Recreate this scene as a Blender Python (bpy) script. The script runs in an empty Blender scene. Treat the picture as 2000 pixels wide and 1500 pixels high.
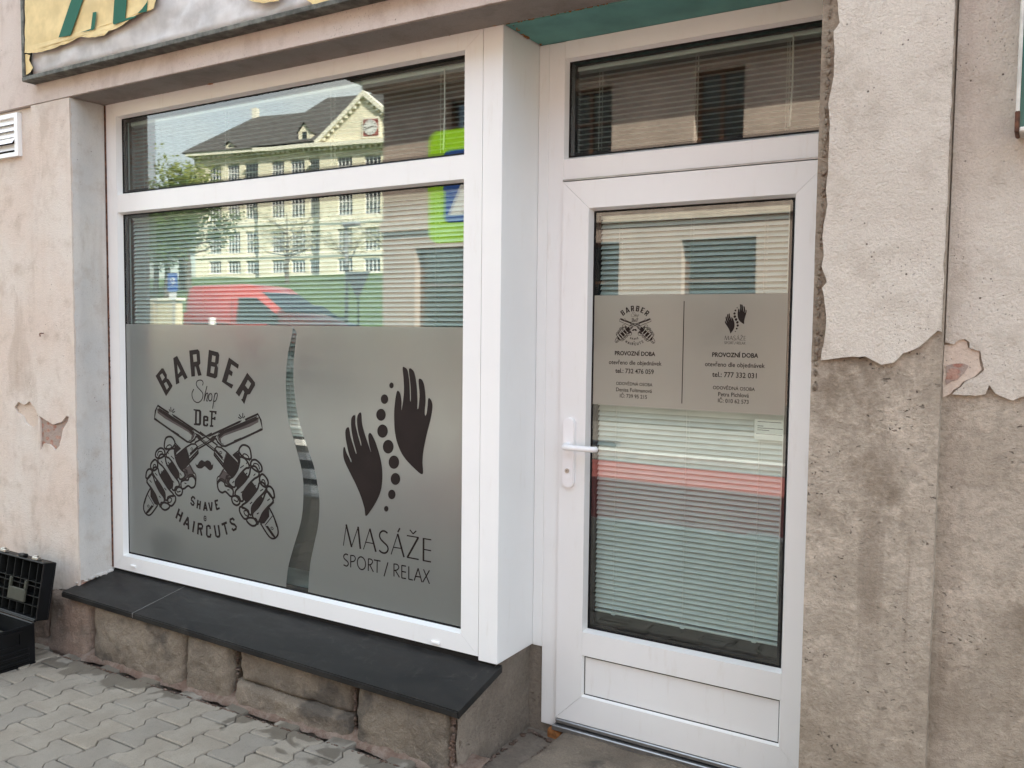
import bpy, bmesh, math, random
from mathutils import Vector, Matrix, noise, Quaternion
from mathutils.geometry import tessellate_polygon
random.seed(7)
SC = bpy.context.scene
COL = SC.collection

# ------------------------------------------------------------------ camera
CF, YAW, PIT, ROL = 1712.83, .5502, -.0625, .0107      # focal length (px of a 2000 px wide picture), angles
CAM = Vector((3.8669, -2.4107, 1.6494))
_f = Vector((-math.sin(YAW)*math.cos(PIT), math.cos(YAW)*math.cos(PIT), math.sin(PIT)))
_r0 = Vector((math.cos(YAW), math.sin(YAW), 0)); _u0 = _r0.cross(_f)
_r = math.cos(ROL)*_r0+math.sin(ROL)*_u0; _u = -math.sin(ROL)*_r0+math.cos(ROL)*_u0
cd = bpy.data.cameras.new('camera'); cam = bpy.data.objects.new('camera', cd); COL.objects.link(cam)
cd.sensor_width = 36; cd.sensor_fit = 'HORIZONTAL'; cd.lens = CF/2000*36; cd.clip_start = .05; cd.clip_end = 3000
cam.matrix_world = Matrix(((_r.x, _u.x, -_f.x, CAM.x), (_r.y, _u.y, -_f.y, CAM.y), (_r.z, _u.z, -_f.z, CAM.z), (0, 0, 0, 1)))
SC.camera = cam
# ------------------------------------------------------------------ sky, sun, exposure
SUN_EL, SUN_AZ = math.radians(42), math.radians(27)     # azimuth counted from +X towards +Y: behind the shop, to the right
S = Vector((math.cos(SUN_EL)*math.cos(SUN_AZ), math.cos(SUN_EL)*math.sin(SUN_AZ), math.sin(SUN_EL)))
wd = bpy.data.worlds.new('World'); SC.world = wd; wd.use_nodes = True
wn = wd.node_tree.nodes; wl = wd.node_tree.links
bg = wn['Background']; bg.inputs[1].default_value = .11
sky = wn.new('ShaderNodeTexSky'); sky.sky_type = 'NISHITA'; sky.sun_disc = False
sky.sun_elevation = SUN_EL; sky.sun_rotation = math.pi/2-SUN_AZ; sky.dust_density = 2.0; sky.air_density = 1.2
tcw = wn.new('ShaderNodeTexCoord'); mpw = wn.new('ShaderNodeMapping'); mpw.inputs['Scale'].default_value = (1, 1, 2.6)
nzw = wn.new('ShaderNodeTexNoise'); nzw.inputs['Scale'].default_value = 2.1; nzw.inputs['Detail'].default_value = 7
rpw = wn.new('ShaderNodeValToRGB'); rpw.color_ramp.elements[0].position = .40; rpw.color_ramp.elements[1].position = .68
mxw = wn.new('ShaderNodeMixRGB'); mxw.inputs[2].default_value = (5.85, 6.1, 5.9, 1)
wl.new(tcw.outputs['Generated'], mpw.inputs[0]); wl.new(mpw.outputs[0], nzw.inputs[0]); wl.new(nzw.outputs[0], rpw.inputs[0])
wl.new(rpw.outputs[0], mxw.inputs[0]); wl.new(sky.outputs[0], mxw.inputs[1]); wl.new(mxw.outputs[0], bg.inputs[0])
sd = bpy.data.lights.new('sun', 'SUN'); sd.energy = 5.0; sd.angle = math.radians(.53); sd.color = (1, .93, .82)
sun = bpy.data.objects.new('sun', sd); COL.objects.link(sun); sun.rotation_euler = S.to_track_quat('Z', 'Y').to_euler(); sun.location = S*60
vs = SC.view_settings; vs.view_transform = 'Standard'; vs.look = 'None'; vs.gamma = 1; vs.use_curve_mapping = False
vs.exposure = 2.43
SC.render.engine = 'CYCLES'
SC.cycles.max_bounces = 10; SC.cycles.transparent_max_bounces = 24; SC.cycles.glossy_bounces = 5; SC.cycles.diffuse_bounces = 5
SC.cycles.sample_clamp_indirect = 8; SC.cycles.caustics_reflective = False; SC.cycles.caustics_refractive = False

# ------------------------------------------------------------------ measuring: where a point of the photograph lies on a plane
def at(px, py, Y):
    d = _f+(px-1000)/CF*_r+(750-py)/CF*_u
    return CAM+d*((Y-CAM.y)/d.y)
def rfl(px, py, Y, P):                                   # the same for something seen mirrored in a pane standing at y = P
    d = _f+(px-1000)/CF*_r+(750-py)/CF*_u; d.y = -d.y
    o = Vector((CAM.x, 2*P-CAM.y, CAM.z))
    return o+d*((Y-o.y)/d.y)
def ground(x): return .116+.014*max(-3., min(3.5, x-.09))
W, D = .178, .424                                       # front of the window frame, front of the door frame
GW, GD = .206, .446                                     # their glass

# ------------------------------------------------------------------ object helpers
def link(o, parent=None):
    COL.objects.link(o)
    if parent is not None: o.parent = parent
    return o
def mesh_obj(name, v, f, m, parent=None, smooth=False):
    me = bpy.data.meshes.new(name); me.from_pydata([tuple(p) for p in v], [], f); me.update()
    me.materials.append(m)
    if smooth: me.polygons.foreach_set('use_smooth', [True]*len(me.polygons))
    return link(bpy.data.objects.new(name, me), parent)
def bm_obj(name, bm, m, parent=None, smooth=False):
    me = bpy.data.meshes.new(name); bm.normal_update(); bm.to_mesh(me); bm.free()
    for x in (m if isinstance(m, (list, tuple)) else [m]): me.materials.append(x)
    if smooth: me.polygons.foreach_set('use_smooth', [True]*len(me.polygons))
    return link(bpy.data.objects.new(name, me), parent)
def data_obj(name, me, parent=None, loc=(0, 0, 0), rz=0):
    o = link(bpy.data.objects.new(name, me), parent); o.location = loc; o.rotation_euler = (0, 0, rz); return o
def tag(o, label=None, cat=None, group=None, kind=None):
    if label: o['label'] = label
    if cat: o['category'] = cat
    if group: o['group'] = group
    if kind: o['kind'] = kind
    return o
def empty(name, label, cat, loc=(0, 0, 0), group=None):
    o = bpy.data.objects.new(name, None); COL.objects.link(o); o.location = loc; o.empty_display_size = .1
    return tag(o, label, cat, group)
def child(o, parent):                                   # parent in place, geometry given in world coordinates
    o.parent = parent; o.matrix_parent_inverse = Matrix.Translation(parent.location).inverted(); return o
def box(bm, x0, x1, y0, y1, z0, z1, bev=0, seg=1):
    r = bmesh.ops.create_cube(bm, size=1); vs_ = r['verts']
    for v in vs_:
        v.co = Vector(((x0+x1)/2+v.co.x*(x1-x0), (y0+y1)/2+v.co.y*(y1-y0), (z0+z1)/2+v.co.z*(z1-z0)))
    if bev:
        es = set(e for v in vs_ for e in v.link_edges)
        bmesh.ops.bevel(bm, geom=list(es), offset=bev, segments=seg, affect='EDGES', profile=.5)
    return bm
def B(name, m, parent, *dims, bev=0, seg=1, smooth=False):
    bm = bmesh.new(); box(bm, *dims, bev=bev, seg=seg); return bm_obj(name, bm, m, parent, smooth)
def hexa(bm, c):                                        # eight corners: bottom 4 (ccw), top 4
    v = [bm.verts.new(p) for p in c]
    for f in ((3, 2, 1, 0), (4, 5, 6, 7), (0, 1, 5, 4), (1, 2, 6, 5), (2, 3, 7, 6), (3, 0, 4, 7)):
        bm.faces.new([v[i] for i in f])
def tube(bm, pts, radii, n=8, cap=True):
    rings = []
    for i, p in enumerate(pts):
        p = Vector(p); a = Vector(pts[max(0, i-1)]); b = Vector(pts[min(len(pts)-1, i+1)]); t = (b-a).normalized()
        s = t.cross(Vector((0, 0, 1)));
        if s.length < .05: s = t.cross(Vector((0, 1, 0)))
        s.normalize(); q = s.cross(t); r = radii[i] if isinstance(radii, (list, tuple)) else radii
        rings.append([bm.verts.new(p+r*(math.cos(k*2*math.pi/n)*s+math.sin(k*2*math.pi/n)*q)) for k in range(n)])
    for a, b in zip(rings, rings[1:]):
        for k in range(n): bm.faces.new((a[k], a[(k+1) % n], b[(k+1) % n], b[k]))
    if cap: bm.faces.new(rings[0][::-1]); bm.faces.new(rings[-1])
    return bm
def wobble(poly, amp, step, seed=0, closed=True):       # ragged version of an outline in (x, z)
    out = []; n = len(poly)
    for i in range(n if closed else n-1):
        a, b = Vector(poly[i]), Vector(poly[(i+1) % n]); k = max(1, int((b-a).length/step))
        nr = Vector((-(b-a).y, (b-a).x)).normalized() if (b-a).length > 1e-6 else Vector((0, 0))
        for j in range(k):
            p = a.lerp(b, j/k)
            w = noise.noise((p.x*37+seed, p.y*37, seed*3.1))+.6*noise.noise((p.x*110, p.y*110+seed, 5))
            out.append(p+nr*amp*w if (j or k == 1) else p+nr*amp*.5*w)
    return out
def slab(name, outer, holes, y0, y1, m, parent=None):   # a plate in the x-z plane with holes, front at y0, back at y1
    loops = [[Vector((p[0], p[1], 0)) for p in l] for l in [outer]+list(holes)]
    flat = [p for l in loops for p in l]; tri = tessellate_polygon(loops); n = len(flat)
    v = [(p.x, y0, p.y) for p in flat]+[(p.x, y1, p.y) for p in flat]; f = []
    for t in tri:
        a, b, c = (flat[i] for i in t); cw = (b-a).cross(c-a).z
        t = tuple(t) if cw > 0 else tuple(t[::-1])       # seen from -y, x to the right, z up: ccw in (x, z)
        f.append(t); f.append(tuple(i+n for i in t[::-1]))
    o = 0
    for l in loops:
        k = len(l)
        for i in range(k): f.append((o+i, o+(i+1) % k, n+o+(i+1) % k, n+o+i))
        o += k
    ob = mesh_obj(name, v, f, m, parent)
    bm = bmesh.new(); bm.from_mesh(ob.data); bmesh.ops.recalc_face_normals(bm, faces=bm.faces); bm.to_mesh(ob.data); bm.free()
    return ob
def wall_holes(bm, x0, x1, z0, z1, holes, y0, y1, M=Matrix()):   # a wall with rectangular openings (x0,x1,z0,z1), with reveals
    xs = sorted({x0, x1, *[h[0] for h in holes], *[h[1] for h in holes]}); zs = sorted({z0, z1, *[h[2] for h in holes], *[h[3] for h in holes]})
    inh = lambda x, z: any(h[0] < x < h[1] and h[2] < z < h[3] for h in holes)
    q = lambda *c: bm.faces.new([bm.verts.new(M @ Vector(p)) for p in c])
    for a, b in zip(xs, xs[1:]):
        for c, d in zip(zs, zs[1:]):
            if inh((a+b)/2, (c+d)/2): continue
            q((a, y0, c), (b, y0, c), (b, y0, d), (a, y0, d)); q((a, y1, d), (b, y1, d), (b, y1, c), (a, y1, c))
    for a, b, c, d in list(holes)+[(x0, x1, z0, z1)]:
        q((a, y0, c), (a, y1, c), (b, y1, c), (b, y0, c)); q((a, y0, d), (b, y0, d), (b, y1, d), (a, y1, d))
        q((a, y0, c), (a, y0, d), (a, y1, d), (a, y1, c)); q((b, y0, c), (b, y1, c), (b, y1, d), (b, y0, d))
    bmesh.ops.remove_doubles(bm, verts=bm.verts, dist=1e-5)
def cat(pts, n=5, closed=False):                        # smooth a polyline
    P = [Vector(p) for p in pts]; m = len(P); out = []
    for i in range(m if closed else m-1):
        g = (lambda k: P[k % m]) if closed else (lambda k: P[max(0, min(m-1, k))])
        a, b, c, d = g(i-1), g(i), g(i+1), g(i+2)
        for j in range(n):
            t = j/n
            out.append(.5*((2*b)+(c-a)*t+(2*a-5*b+4*c-d)*t*t+(3*b-a-3*c+d)*t**3))
    if not closed: out.append(P[-1])
    return out

# ------------------------------------------------------------------ materials
class NT:
    def __init__(s, name):
        s.m = bpy.data.materials.new(name); s.m.use_nodes = True; s.t = s.m.node_tree; s.n = s.t.nodes; s.b = s.n['Principled BSDF']
        s.pos = s.n.new('ShaderNodeNewGeometry').outputs['Position']
    def to(s, sock, v):
        if hasattr(v, 'is_linked') or hasattr(v, 'links'): s.t.links.new(v, sock)
        elif isinstance(v, (tuple, list)): sock.default_value = tuple(v)+((1,) if len(v) == 3 and len(sock.default_value) == 4 else ())
        else: sock.default_value = v
    def mapv(s, sc, rot=(0, 0, 0), loc=(0, 0, 0)):
        q = s.n.new('ShaderNodeMapping'); s.to(q.inputs[0], s.pos); q.inputs['Scale'].default_value = sc; q.inputs['Rotation'].default_value = rot
        q.inputs['Location'].default_value = loc; return q.outputs[0]
    def noise(s, scale, detail=5, rough=.55, vec=None, dist=0):
        q = s.n.new('ShaderNodeTexNoise'); s.to(q.inputs['Vector'], vec or s.pos); q.inputs['Scale'].default_value = scale
        q.inputs['Detail'].default_value = detail; q.inputs['Roughness'].default_value = rough; q.inputs['Distortion'].default_value = dist; return q.outputs[0]
    def voro(s, scale, vec=None, feat='F1'):
        q = s.n.new('ShaderNodeTexVoronoi'); q.feature = feat; s.to(q.inputs['Vector'], vec or s.pos); q.inputs['Scale'].default_value = scale; return q.outputs['Distance']
    def ramp(s, fac, a, b, ca=0., cb=1.):
        q = s.n.new('ShaderNodeMapRange'); q.interpolation_type = 'SMOOTHSTEP'; s.to(q.inputs[0], fac)
        for k, v in zip((1, 2, 3, 4), (a, b, ca, cb)): q.inputs[k].default_value = v
        return q.outputs[0]
    def mix(s, fac, a, b, mode='MIX'):
        q = s.n.new('ShaderNodeMixRGB'); q.blend_type = mode; s.to(q.inputs[0], fac); s.to(q.inputs[1], a); s.to(q.inputs[2], b); return q.outputs[0]
    def math(s, op, a, b=0.):
        q = s.n.new('ShaderNodeMath'); q.operation = op; s.to(q.inputs[0], a); s.to(q.inputs[1], b); return q.outputs[0]
    def xyz(s):
        q = s.n.new('ShaderNodeSeparateXYZ'); s.to(q.inputs[0], s.pos); return q.outputs
    def rnd(s): return s.n.new('ShaderNodeObjectInfo').outputs['Random']
    def bump(s, h, strength, dist=.005, prev=None):
        q = s.n.new('ShaderNodeBump'); s.to(q.inputs['Height'], h); q.inputs['Strength'].default_value = strength; q.inputs['Distance'].default_value = dist
        if prev: s.to(q.inputs['Normal'], prev)
        return q.outputs[0]
    def out(s, col=None, rough=None, normal=None, metal=None, spec=None):
        b = s.b.inputs
        if col is not None: s.to(b['Base Color'], col)
        if rough is not None: s.to(b['Roughness'], rough)
        if normal is not None: s.to(b['Normal'], normal)
        if metal is not None: s.to(b['Metallic'], metal)
        if spec is not None: b['Specular IOR Level'].default_value = spec
        return s.m
MT = {}
def simple(name, col, rough=.5, metal=0., var=.12, scale=9, bump=0., bscale=120, spec=.5):
    k = NT(name); n = k.noise(scale, 6)
    c2 = tuple(max(0, c*(1-2*var)) for c in col)
    col_ = k.mix(k.ramp(n, .35, .7), c2, col)
    nm = k.bump(k.noise(bscale, 4), bump, .003) if bump else None
    MT[name] = k.out(col_, rough, nm, metal, spec); return MT[name]

def plaster(name, a, b, dirt, coarse=.35, speck=(.2, .17, .15), peb=1.0):
    k = NT(name)
    big = k.noise(1.7, 6, .6); mid = k.noise(9, 7, .65); fine = k.noise(150, 5, .75)
    c = k.mix(k.ramp(big, .36, .66), a, b)
    c = k.mix(k.math('MULTIPLY', k.ramp(mid, .48, .74), .6), c, dirt)
    c = k.mix(k.math('MULTIPLY', k.ramp(k.noise(3.4, 8, .7, k.mapv((1, 1, .7), loc=(3, 3, 8)), .7), .52, .68), .5), c, dirt)
    st = k.noise(1.0, 6, .6, k.mapv((7, 7, .7)), 1.2)
    c = k.mix(k.math('MULTIPLY', k.ramp(st, .53, .74), .34), c, dirt)
    c = k.mix(k.math('MULTIPLY', k.ramp(fine, .3, .7, 1, 0), .12+.22*coarse), c, tuple(.55*x for x in b))
    sp = k.voro(34, None); keep = k.noise(7, 3)
    mask = k.math('MULTIPLY', k.ramp(sp, .05, .12, 1, 0), k.ramp(keep, .52, .6))
    sp2 = k.voro(90, k.mapv((1, 1, .8), loc=(3, 1, 7))); mask2 = k.math('MULTIPLY', k.ramp(sp2, .07, .2, 1, 0), k.ramp(k.noise(4.3, 3, vec=k.mapv((1, 1, 1), loc=(5, 5, 5))), .5, .62))
    mask = k.math('MAXIMUM', mask, k.math('MULTIPLY', mask2, .6))
    c = k.mix(k.math('MULTIPLY', mask, peb), c, speck)
    nm = k.bump(fine, coarse, .008); nm = k.bump(k.noise(85, 4, .7), coarse*.7, .007, nm); nm = k.bump(mid, coarse*.9, .012, nm); nm = k.bump(mask, .5, -.004, nm)
    return k.out(c, k.ramp(mid, .3, .8, .86, .95), nm, spec=.2)
MT['plaster_pink'] = plaster('plaster_pink', (.655, .55, .475), (.68, .62, .56), (.43, .34, .275), .4)
MT['plaster_band'] = plaster('plaster_band', (.64, .565, .515), (.585, .50, .45), (.40, .32, .28), .3)
MT['plaster_grey'] = plaster('plaster_grey', (.54, .535, .52), (.63, .60, .56), (.42, .36, .31), .28)
MT['plaster_cream'] = plaster('plaster_cream', (.80, .735, .645), (.72, .65, .565), (.47, .40, .325), .9, (.15, .115, .09), 1.0)
MT['undercoat'] = plaster('undercoat', (.72, .62, .52), (.66, .55, .46), (.5, .4, .33), .5)
def cement(name, a, b, c3, streak=True):
    k = NT(name)
    big = k.noise(2.1, 7, .62); mid = k.noise(17, 8, .7); fine = k.noise(190, 5, .75)
    c = k.mix(k.ramp(big, .36, .64), a, b)
    c = k.mix(k.math('MULTIPLY', k.ramp(k.noise(3.3, 8, .68, k.mapv((1, 1, .8), loc=(9, 2, 4))), .5, .70), .85), c, c3)
    lt = k.noise(8, 9, .78, k.mapv((1, 1, 1.1), loc=(1, 8, 3)))
    c = k.mix(k.math('MULTIPLY', k.ramp(lt, .46, .70), .7), c, tuple(min(1, x*1.42) for x in a))
    grain = k.noise(60, 6, .75, k.mapv((.9, 1, 1.1), rot=(0, .35, 0)))
    c = k.mix(k.math('MULTIPLY', k.ramp(grain, .35, .62, 1, 0), .38), c, tuple(.45*x for x in b))
    pits = k.math('MULTIPLY', k.ramp(k.noise(75, 3, .65, k.mapv((.8, 1, 1.3), rot=(0, -.5, 0)), .6), .635, .70), k.ramp(k.noise(6, 4), .42, .58))
    c = k.mix(k.math('MULTIPLY', pits, .85), c, (.07, .05, .04))
    vs_ = k.noise(1.0, 5, .55, k.mapv((13, 13, .5)), .8)
    if streak: c = k.mix(k.math('MULTIPLY', k.math('MULTIPLY', k.ramp(k.math('ADD', vs_, k.math('MULTIPLY', grain, .12)), .62, .76), k.ramp(k.noise(3, 5, vec=k.mapv((1, 1, 1), loc=(4, 4, 0))), .42, .64)), .5), c, (.20, .155, .115))
    damp = k.ramp(k.math('ADD', k.xyz()[2], k.math('MULTIPLY', k.noise(3.2, 8, .7, k.mapv((1, 1, .6), loc=(7, 0, 2))), 2.2)), 1.35, 2.15, 1, 0)
    if streak: c = k.mix(k.math('MULTIPLY', damp, .5), c, c3)
    nm = k.bump(fine, .8, .005); nm = k.bump(grain, .9, .009, nm); nm = k.bump(lt, .4, .008, nm); nm = k.bump(pits, .9, -.008, nm)
    return k.out(c, .93, nm, spec=.12)
MT['cement'] = cement('cement', (.55, .475, .39), (.435, .37, .295), (.225, .175, .125))
MT['cement_edge'] = cement('cement_edge', (.34, .28, .215), (.29, .235, .18), (.24, .19, .14), False)
MT['concrete'] = cement('concrete', (.36, .315, .26), (.27, .23, .19), (.17, .14, .115))
def stone_mat(name, a, b, c3):
    k = NT(name); big = k.noise(5, 8, .65); mid = k.noise(21, 8, .7, dist=.6); fine = k.noise(150, 4, .7)
    c = k.mix(k.ramp(big, .38, .64), a, b); c = k.mix(k.ramp(mid, .52, .75), c, c3)
    c = k.mix(k.math('MULTIPLY', k.rnd(), .35), c, (.33, .27, .21))
    c = k.mix(k.math('MULTIPLY', k.ramp(k.noise(3.1, 6, .6, k.mapv((1, 1, 1), loc=(2, 7, 1))), .55, .66), .75), c, (.075, .068, .062))
    c = k.mix(k.math('MULTIPLY', k.ramp(fine, .4, .6, 1, 0), .25), c, (.08, .065, .05))
    nm = k.bump(fine, .7, .005); nm = k.bump(k.noise(48, 6, .7), .8, .010, nm); nm = k.bump(mid, .9, .016, nm)
    return k.out(c, .92, nm, spec=.15)
MT['sandstone'] = stone_mat('sandstone', (.25, .21, .165), (.155, .13, .105), (.36, .30, .235))
MT['sandstone_red'] = stone_mat('sandstone_red', (.30, .21, .17), (.19, .145, .12), (.40, .29, .235))
def brickish():
    k = NT('brick_mortar'); v = k.voro(26, k.mapv((1, 1, 1.7))); n = k.noise(40, 6, .7)
    c = k.mix(k.ramp(n, .4, .6), (.33, .17, .13), (.45, .29, .23)); c = k.mix(k.ramp(v, .3, .5), c, (.36, .29, .25))
    return k.out(c, .95, k.bump(n, .9, .01), spec=.1)
MT['brick_mortar'] = brickish()
def sandy():
    k = NT('mortar_debris'); n = k.noise(14, 7, .7); f = k.noise(190, 4, .8)
    c = k.mix(k.ramp(n, .38, .62), (.17, .115, .09), (.25, .195, .16)); c = k.mix(k.math('MULTIPLY', k.ramp(f, .5, .7), .5), c, (.10, .065, .05))
    nm = k.bump(f, .9, .006); return k.out(c, .95, k.bump(n, .9, .015, nm), spec=.1)
MT['mortar_debris'] = sandy()
def paver_mat():
    k = NT('paver_concrete'); n = k.noise(8, 6, .6); f = k.noise(260, 4, .8)
    c = k.mix(k.ramp(n, .35, .68), (.28, .243, .192), (.34, .303, .245))
    c = k.mix(k.math('MULTIPLY', k.rnd(), .6), c, (.215, .20, .175))
    c = k.mix(k.math('MULTIPLY', k.ramp(k.noise(30, 7, .75), .52, .72), .45), c, (.15, .13, .105))
    c = k.mix(k.math('MULTIPLY', k.ramp(f, .45, .62), .4), c, (.16, .145, .125))
    y = k.xyz()[1]
    wet = k.ramp(k.math('ADD', y, k.math('MULTIPLY', k.ramp(k.noise(5.5, 3, .5, dist=.5), .3, .75, -1, 1), .13)), -.165, -.135)
    c = k.mix(k.math('MULTIPLY', wet, .62), c, (.075, .062, .045))
    nm = k.bump(f, .45, .003)
    return k.out(c, k.mix(wet, (.85, .85, .85), (.55, .55, .55)), nm, spec=.35)
MT['paver_concrete'] = paver_mat()
def pvc():
    k = NT('white_plastic'); n = k.noise(3, 5); f = k.noise(700, 2)
    c = k.mix(k.ramp(n, .3, .75), (.81, .815, .81), (.84, .845, .84)); c = k.mix(k.math('MULTIPLY', k.ramp(k.noise(1, 7, .7, k.mapv((30, 30, 5))), .55, .8), .3), c, (.60, .55, .48))
    return k.out(c, .32, k.bump(f, .04, .001), spec=.45)
MT['white_plastic'] = pvc()
simple('rubber', (.012, .012, .013), .55, spec=0.12)
simple('gap_dark', (.02, .018, .016), .9, spec=0.12)
simple('foam_orange', (.42, .17, .05), .9, var=.25, scale=60, bump=.9, bscale=90)
simple('teal_paint', (.16, .36, .33), .75, var=.12, scale=5, bump=.2, spec=0.1)
simple('aluminium', (.42, .42, .42), .38, .9, var=.1, scale=30)
def slate():
    k = NT('sill_slate'); n = k.noise(6, 7, .65, k.mapv((1, 3, 1))); f = k.noise(300, 3)
    c = k.mix(k.ramp(n, .35, .7), (.010, .0097, .0095), (.020, .019, .0175)); c = k.mix(k.math('MULTIPLY', k.ramp(k.noise(16, 8, .75, dist=1.), .52, .75), .5), c, (.06, .056, .05))
    return k.out(c, k.ramp(n, .3, .7, .36, .6), k.bump(f, .12, .002), spec=.25)
MT['sill_slate'] = slate()
simple('slat_white', (.52, .57, .555), .4, var=.04)
simple('cord_white', (.62, .62, .58), .8)
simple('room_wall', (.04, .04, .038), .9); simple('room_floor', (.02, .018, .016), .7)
simple('inner_sill', (.3, .33, .32), .5); simple('joint_grey', (.16, .155, .145), .8)
def glass(name, tint, r0=.12):
    k = NT(name); n = k.n; tr = n.new('ShaderNodeBsdfTransparent'); tr.inputs[0].default_value = (*tint, 1)
    gl = n.new('ShaderNodeBsdfGlossy'); gl.inputs['Roughness'].default_value = 0.0; gl.inputs['Color'].default_value = (.97, .98, .97, 1)
    lw = n.new('ShaderNodeLayerWeight'); lw.inputs[0].default_value = .5; mx = n.new('ShaderNodeMixShader')
    k.to(gl.inputs['Normal'], k.bump(k.noise(2.2, 1), .025, .01))
    k.to(mx.inputs[0], k.math('ADD', r0, k.math('MULTIPLY', k.math('POWER', lw.outputs['Facing'], 5.), 1-r0)))
    k.t.links.new(tr.outputs[0], mx.inputs[1]); k.t.links.new(gl.outputs[0], mx.inputs[2])
    k.t.links.new(mx.outputs[0], n['Material Output'].inputs[0]); MT[name] = k.m; return k.m
glass('pane_glass', (.93, .975, .96), .10)
glass('far_glass', (.5, .55, .55), .12)
def film():
    k = NT('frosted_film'); n = k.n
    df = n.new('ShaderNodeBsdfDiffuse'); df.inputs[0].default_value = (.275, .285, .275, 1)
    tl = n.new('ShaderNodeBsdfTranslucent'); tl.inputs[0].default_value = (.8, .85, .82, 1)
    tp = n.new('ShaderNodeBsdfTransparent'); tp.inputs[0].default_value = (.85, .9, .87, 1)
    gl = n.new('ShaderNodeBsdfGlossy'); gl.inputs['Roughness'].default_value = .21; gl.inputs['Color'].default_value = (.90, .93, .91, 1)
    k.to(gl.inputs['Roughness'], k.ramp(k.noise(6, 6, .6), .3, .7, .19, .25)); k.to(gl.inputs['Normal'], k.bump(k.noise(14, 5, .6), .05, .004))
    lw = n.new('ShaderNodeLayerWeight'); lw.inputs[0].default_value = .5
    fr = k.math('ADD', .17, k.math('MULTIPLY', k.math('POWER', lw.outputs['Facing'], 4.), .7))
    a = n.new('ShaderNodeMixShader'); a.inputs[0].default_value = .58; b = n.new('ShaderNodeMixShader'); b.inputs[0].default_value = .16; c = n.new('ShaderNodeMixShader')
    L = k.t.links.new
    L(df.outputs[0], a.inputs[1]); L(tl.outputs[0], a.inputs[2]); L(a.outputs[0], b.inputs[1]); L(tp.outputs[0], b.inputs[2])
    L(fr, c.inputs[0]); L(b.outputs[0], c.inputs[1]); L(gl.outputs[0], c.inputs[2]); L(c.outputs[0], n['Material Output'].inputs[0])
    MT['frosted_film'] = k.m
film()
simple('print_brown', (.022, .016, .015), .5, var=.1, spec=0.12)
simple('print_shade', (.085, .072, .068), .5, var=.1, spec=0.12)
simple('paper', (.72, .72, .68), .8, var=.03); simple('print_grey', (.12, .12, .12), .8)
simple('frame_grey', (.17, .17, .15), .6, .3, var=.3, scale=25, bump=.3, spec=0.12)
simple('sign_yellow', (.72, .56, .27), .55, var=.10, scale=12, bump=.15, bscale=40, spec=0.2)
simple('sign_green', (.008, .12, .07), .5, var=.1, spec=0.12)
simple('sign_backing', (.62, .61, .60), .6, var=.16, scale=7, bump=.6, bscale=18, spec=0.2)
simple('black_plastic', (.006, .0065, .008), .45, var=.3, bump=.15, bscale=300, spec=.25)
simple('black_plastic_edge', (.010, .0105, .010), .5, spec=.2); simple('tray_grey', (.06, .06, .045), .6, spec=.2)
simple('steel', (.5, .48, .44), .35, .9); simple('rust', (.16, .065, .035), .9, var=.35, scale=40)
simple('cabinet_white', (.66, .64, .58), .5, var=.15, scale=30); simple('cabinet_glass', (.02, .13, .11), .12)
simple('asphalt', (.055, .053, .05), .9, var=.2, scale=3, bump=.6, bscale=90)
simple('road_red', (.33, .085, .075), .9, var=.15, scale=5, bump=.4, bscale=90)
simple('paint_white', (.74, .73, .68), .8, var=.12, scale=14)
simple('slab_grey', (.27, .255, .23), .9, var=.12, scale=4); simple('kerb_stone', (.5, .49, .46), .9, var=.12)
simple('soil', (.075, .05, .038), 1); simple('earth', (.10, .11, .07), 1)
simple('grass', (.085, .15, .035), .95, var=.3, scale=2.2, bump=.8, bscale=30)

# ------------------------------------------------------------------ the setting: pavement, road, lawn, wide ground
tag(mesh_obj('ground', [(-900, -900, -.4), (900, -900, -.4), (900, 900, -.4), (-900, 900, -.4)], [(0, 1, 2, 3)], MT['earth']), kind='structure')
xs = [-30, -2.91]+[.09+.5*i for i in range(-5, 8)]+[30]; xs = sorted(set(xs))
pv, pf = [], []
for i, x in enumerate(xs): pv += [(x, -3.0, ground(x)-.028), (x, .5, ground(x)-.028), (x, -3.0, -.2), (x, .5, -.2)]
for i in range(len(xs)-1):
    a, b = 4*i, 4*i+4; pf += [(a, b, b+1, a+1), (a, a+2, b+2, b)]
pavement = tag(mesh_obj('pavement', pv, pf, MT['soil']), kind='structure')
bm = bmesh.new()
for i in range(60):
    x = -30+i; hexa(bm, [(x+.004, -3.13, -.2), (x+.996, -3.13, -.2), (x+.996, -3.004, -.2), (x+.004, -3.004, -.2), (x+.004, -3.13, ground(x+.5)), (x+.996, -3.13, ground(x+.5)), (x+.996, -3.004, ground(x+.5)), (x+.004, -3.004, ground(x+.5))])
tag(bm_obj('kerb', bm, MT['kerb_stone']), kind='structure')
road = tag(mesh_obj('road', [(-60, -6.8, 0), (60, -6.8, 0), (60, -3.1, 0), (-60, -3.1, 0)], [(0, 1, 2, 3)], MT['asphalt']), kind='structure')
mesh_obj('red_surface', [(-1.7, -6.7, .004), (9, -6.7, .004), (9, -3.5, .004), (-1.7, -3.5, .004)], [(0, 1, 2, 3)], MT['road_red'], road)
for y in (-6.2, -5.25, -4.3, -3.55):
    mesh_obj('zebra_stripe', [(-6, y-.24, .006), (-1.9, y-.24, .006), (-1.9, y+.24, .006), (-6, y+.24, .006)], [(0, 1, 2, 3)], MT['paint_white'], road)
bm = bmesh.new(); box(bm, -6.9, 40, -10.5, -6.95, -.3, .12); tag(bm_obj('far_pavement', bm, MT['slab_grey']), kind='structure')
bm = bmesh.new(); box(bm, -6.9, 40, -6.95, -6.8, -.3, .13, .01); tag(bm_obj('far_kerb', bm, MT['kerb_stone']), kind='structure')
LY = -15.8
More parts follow.
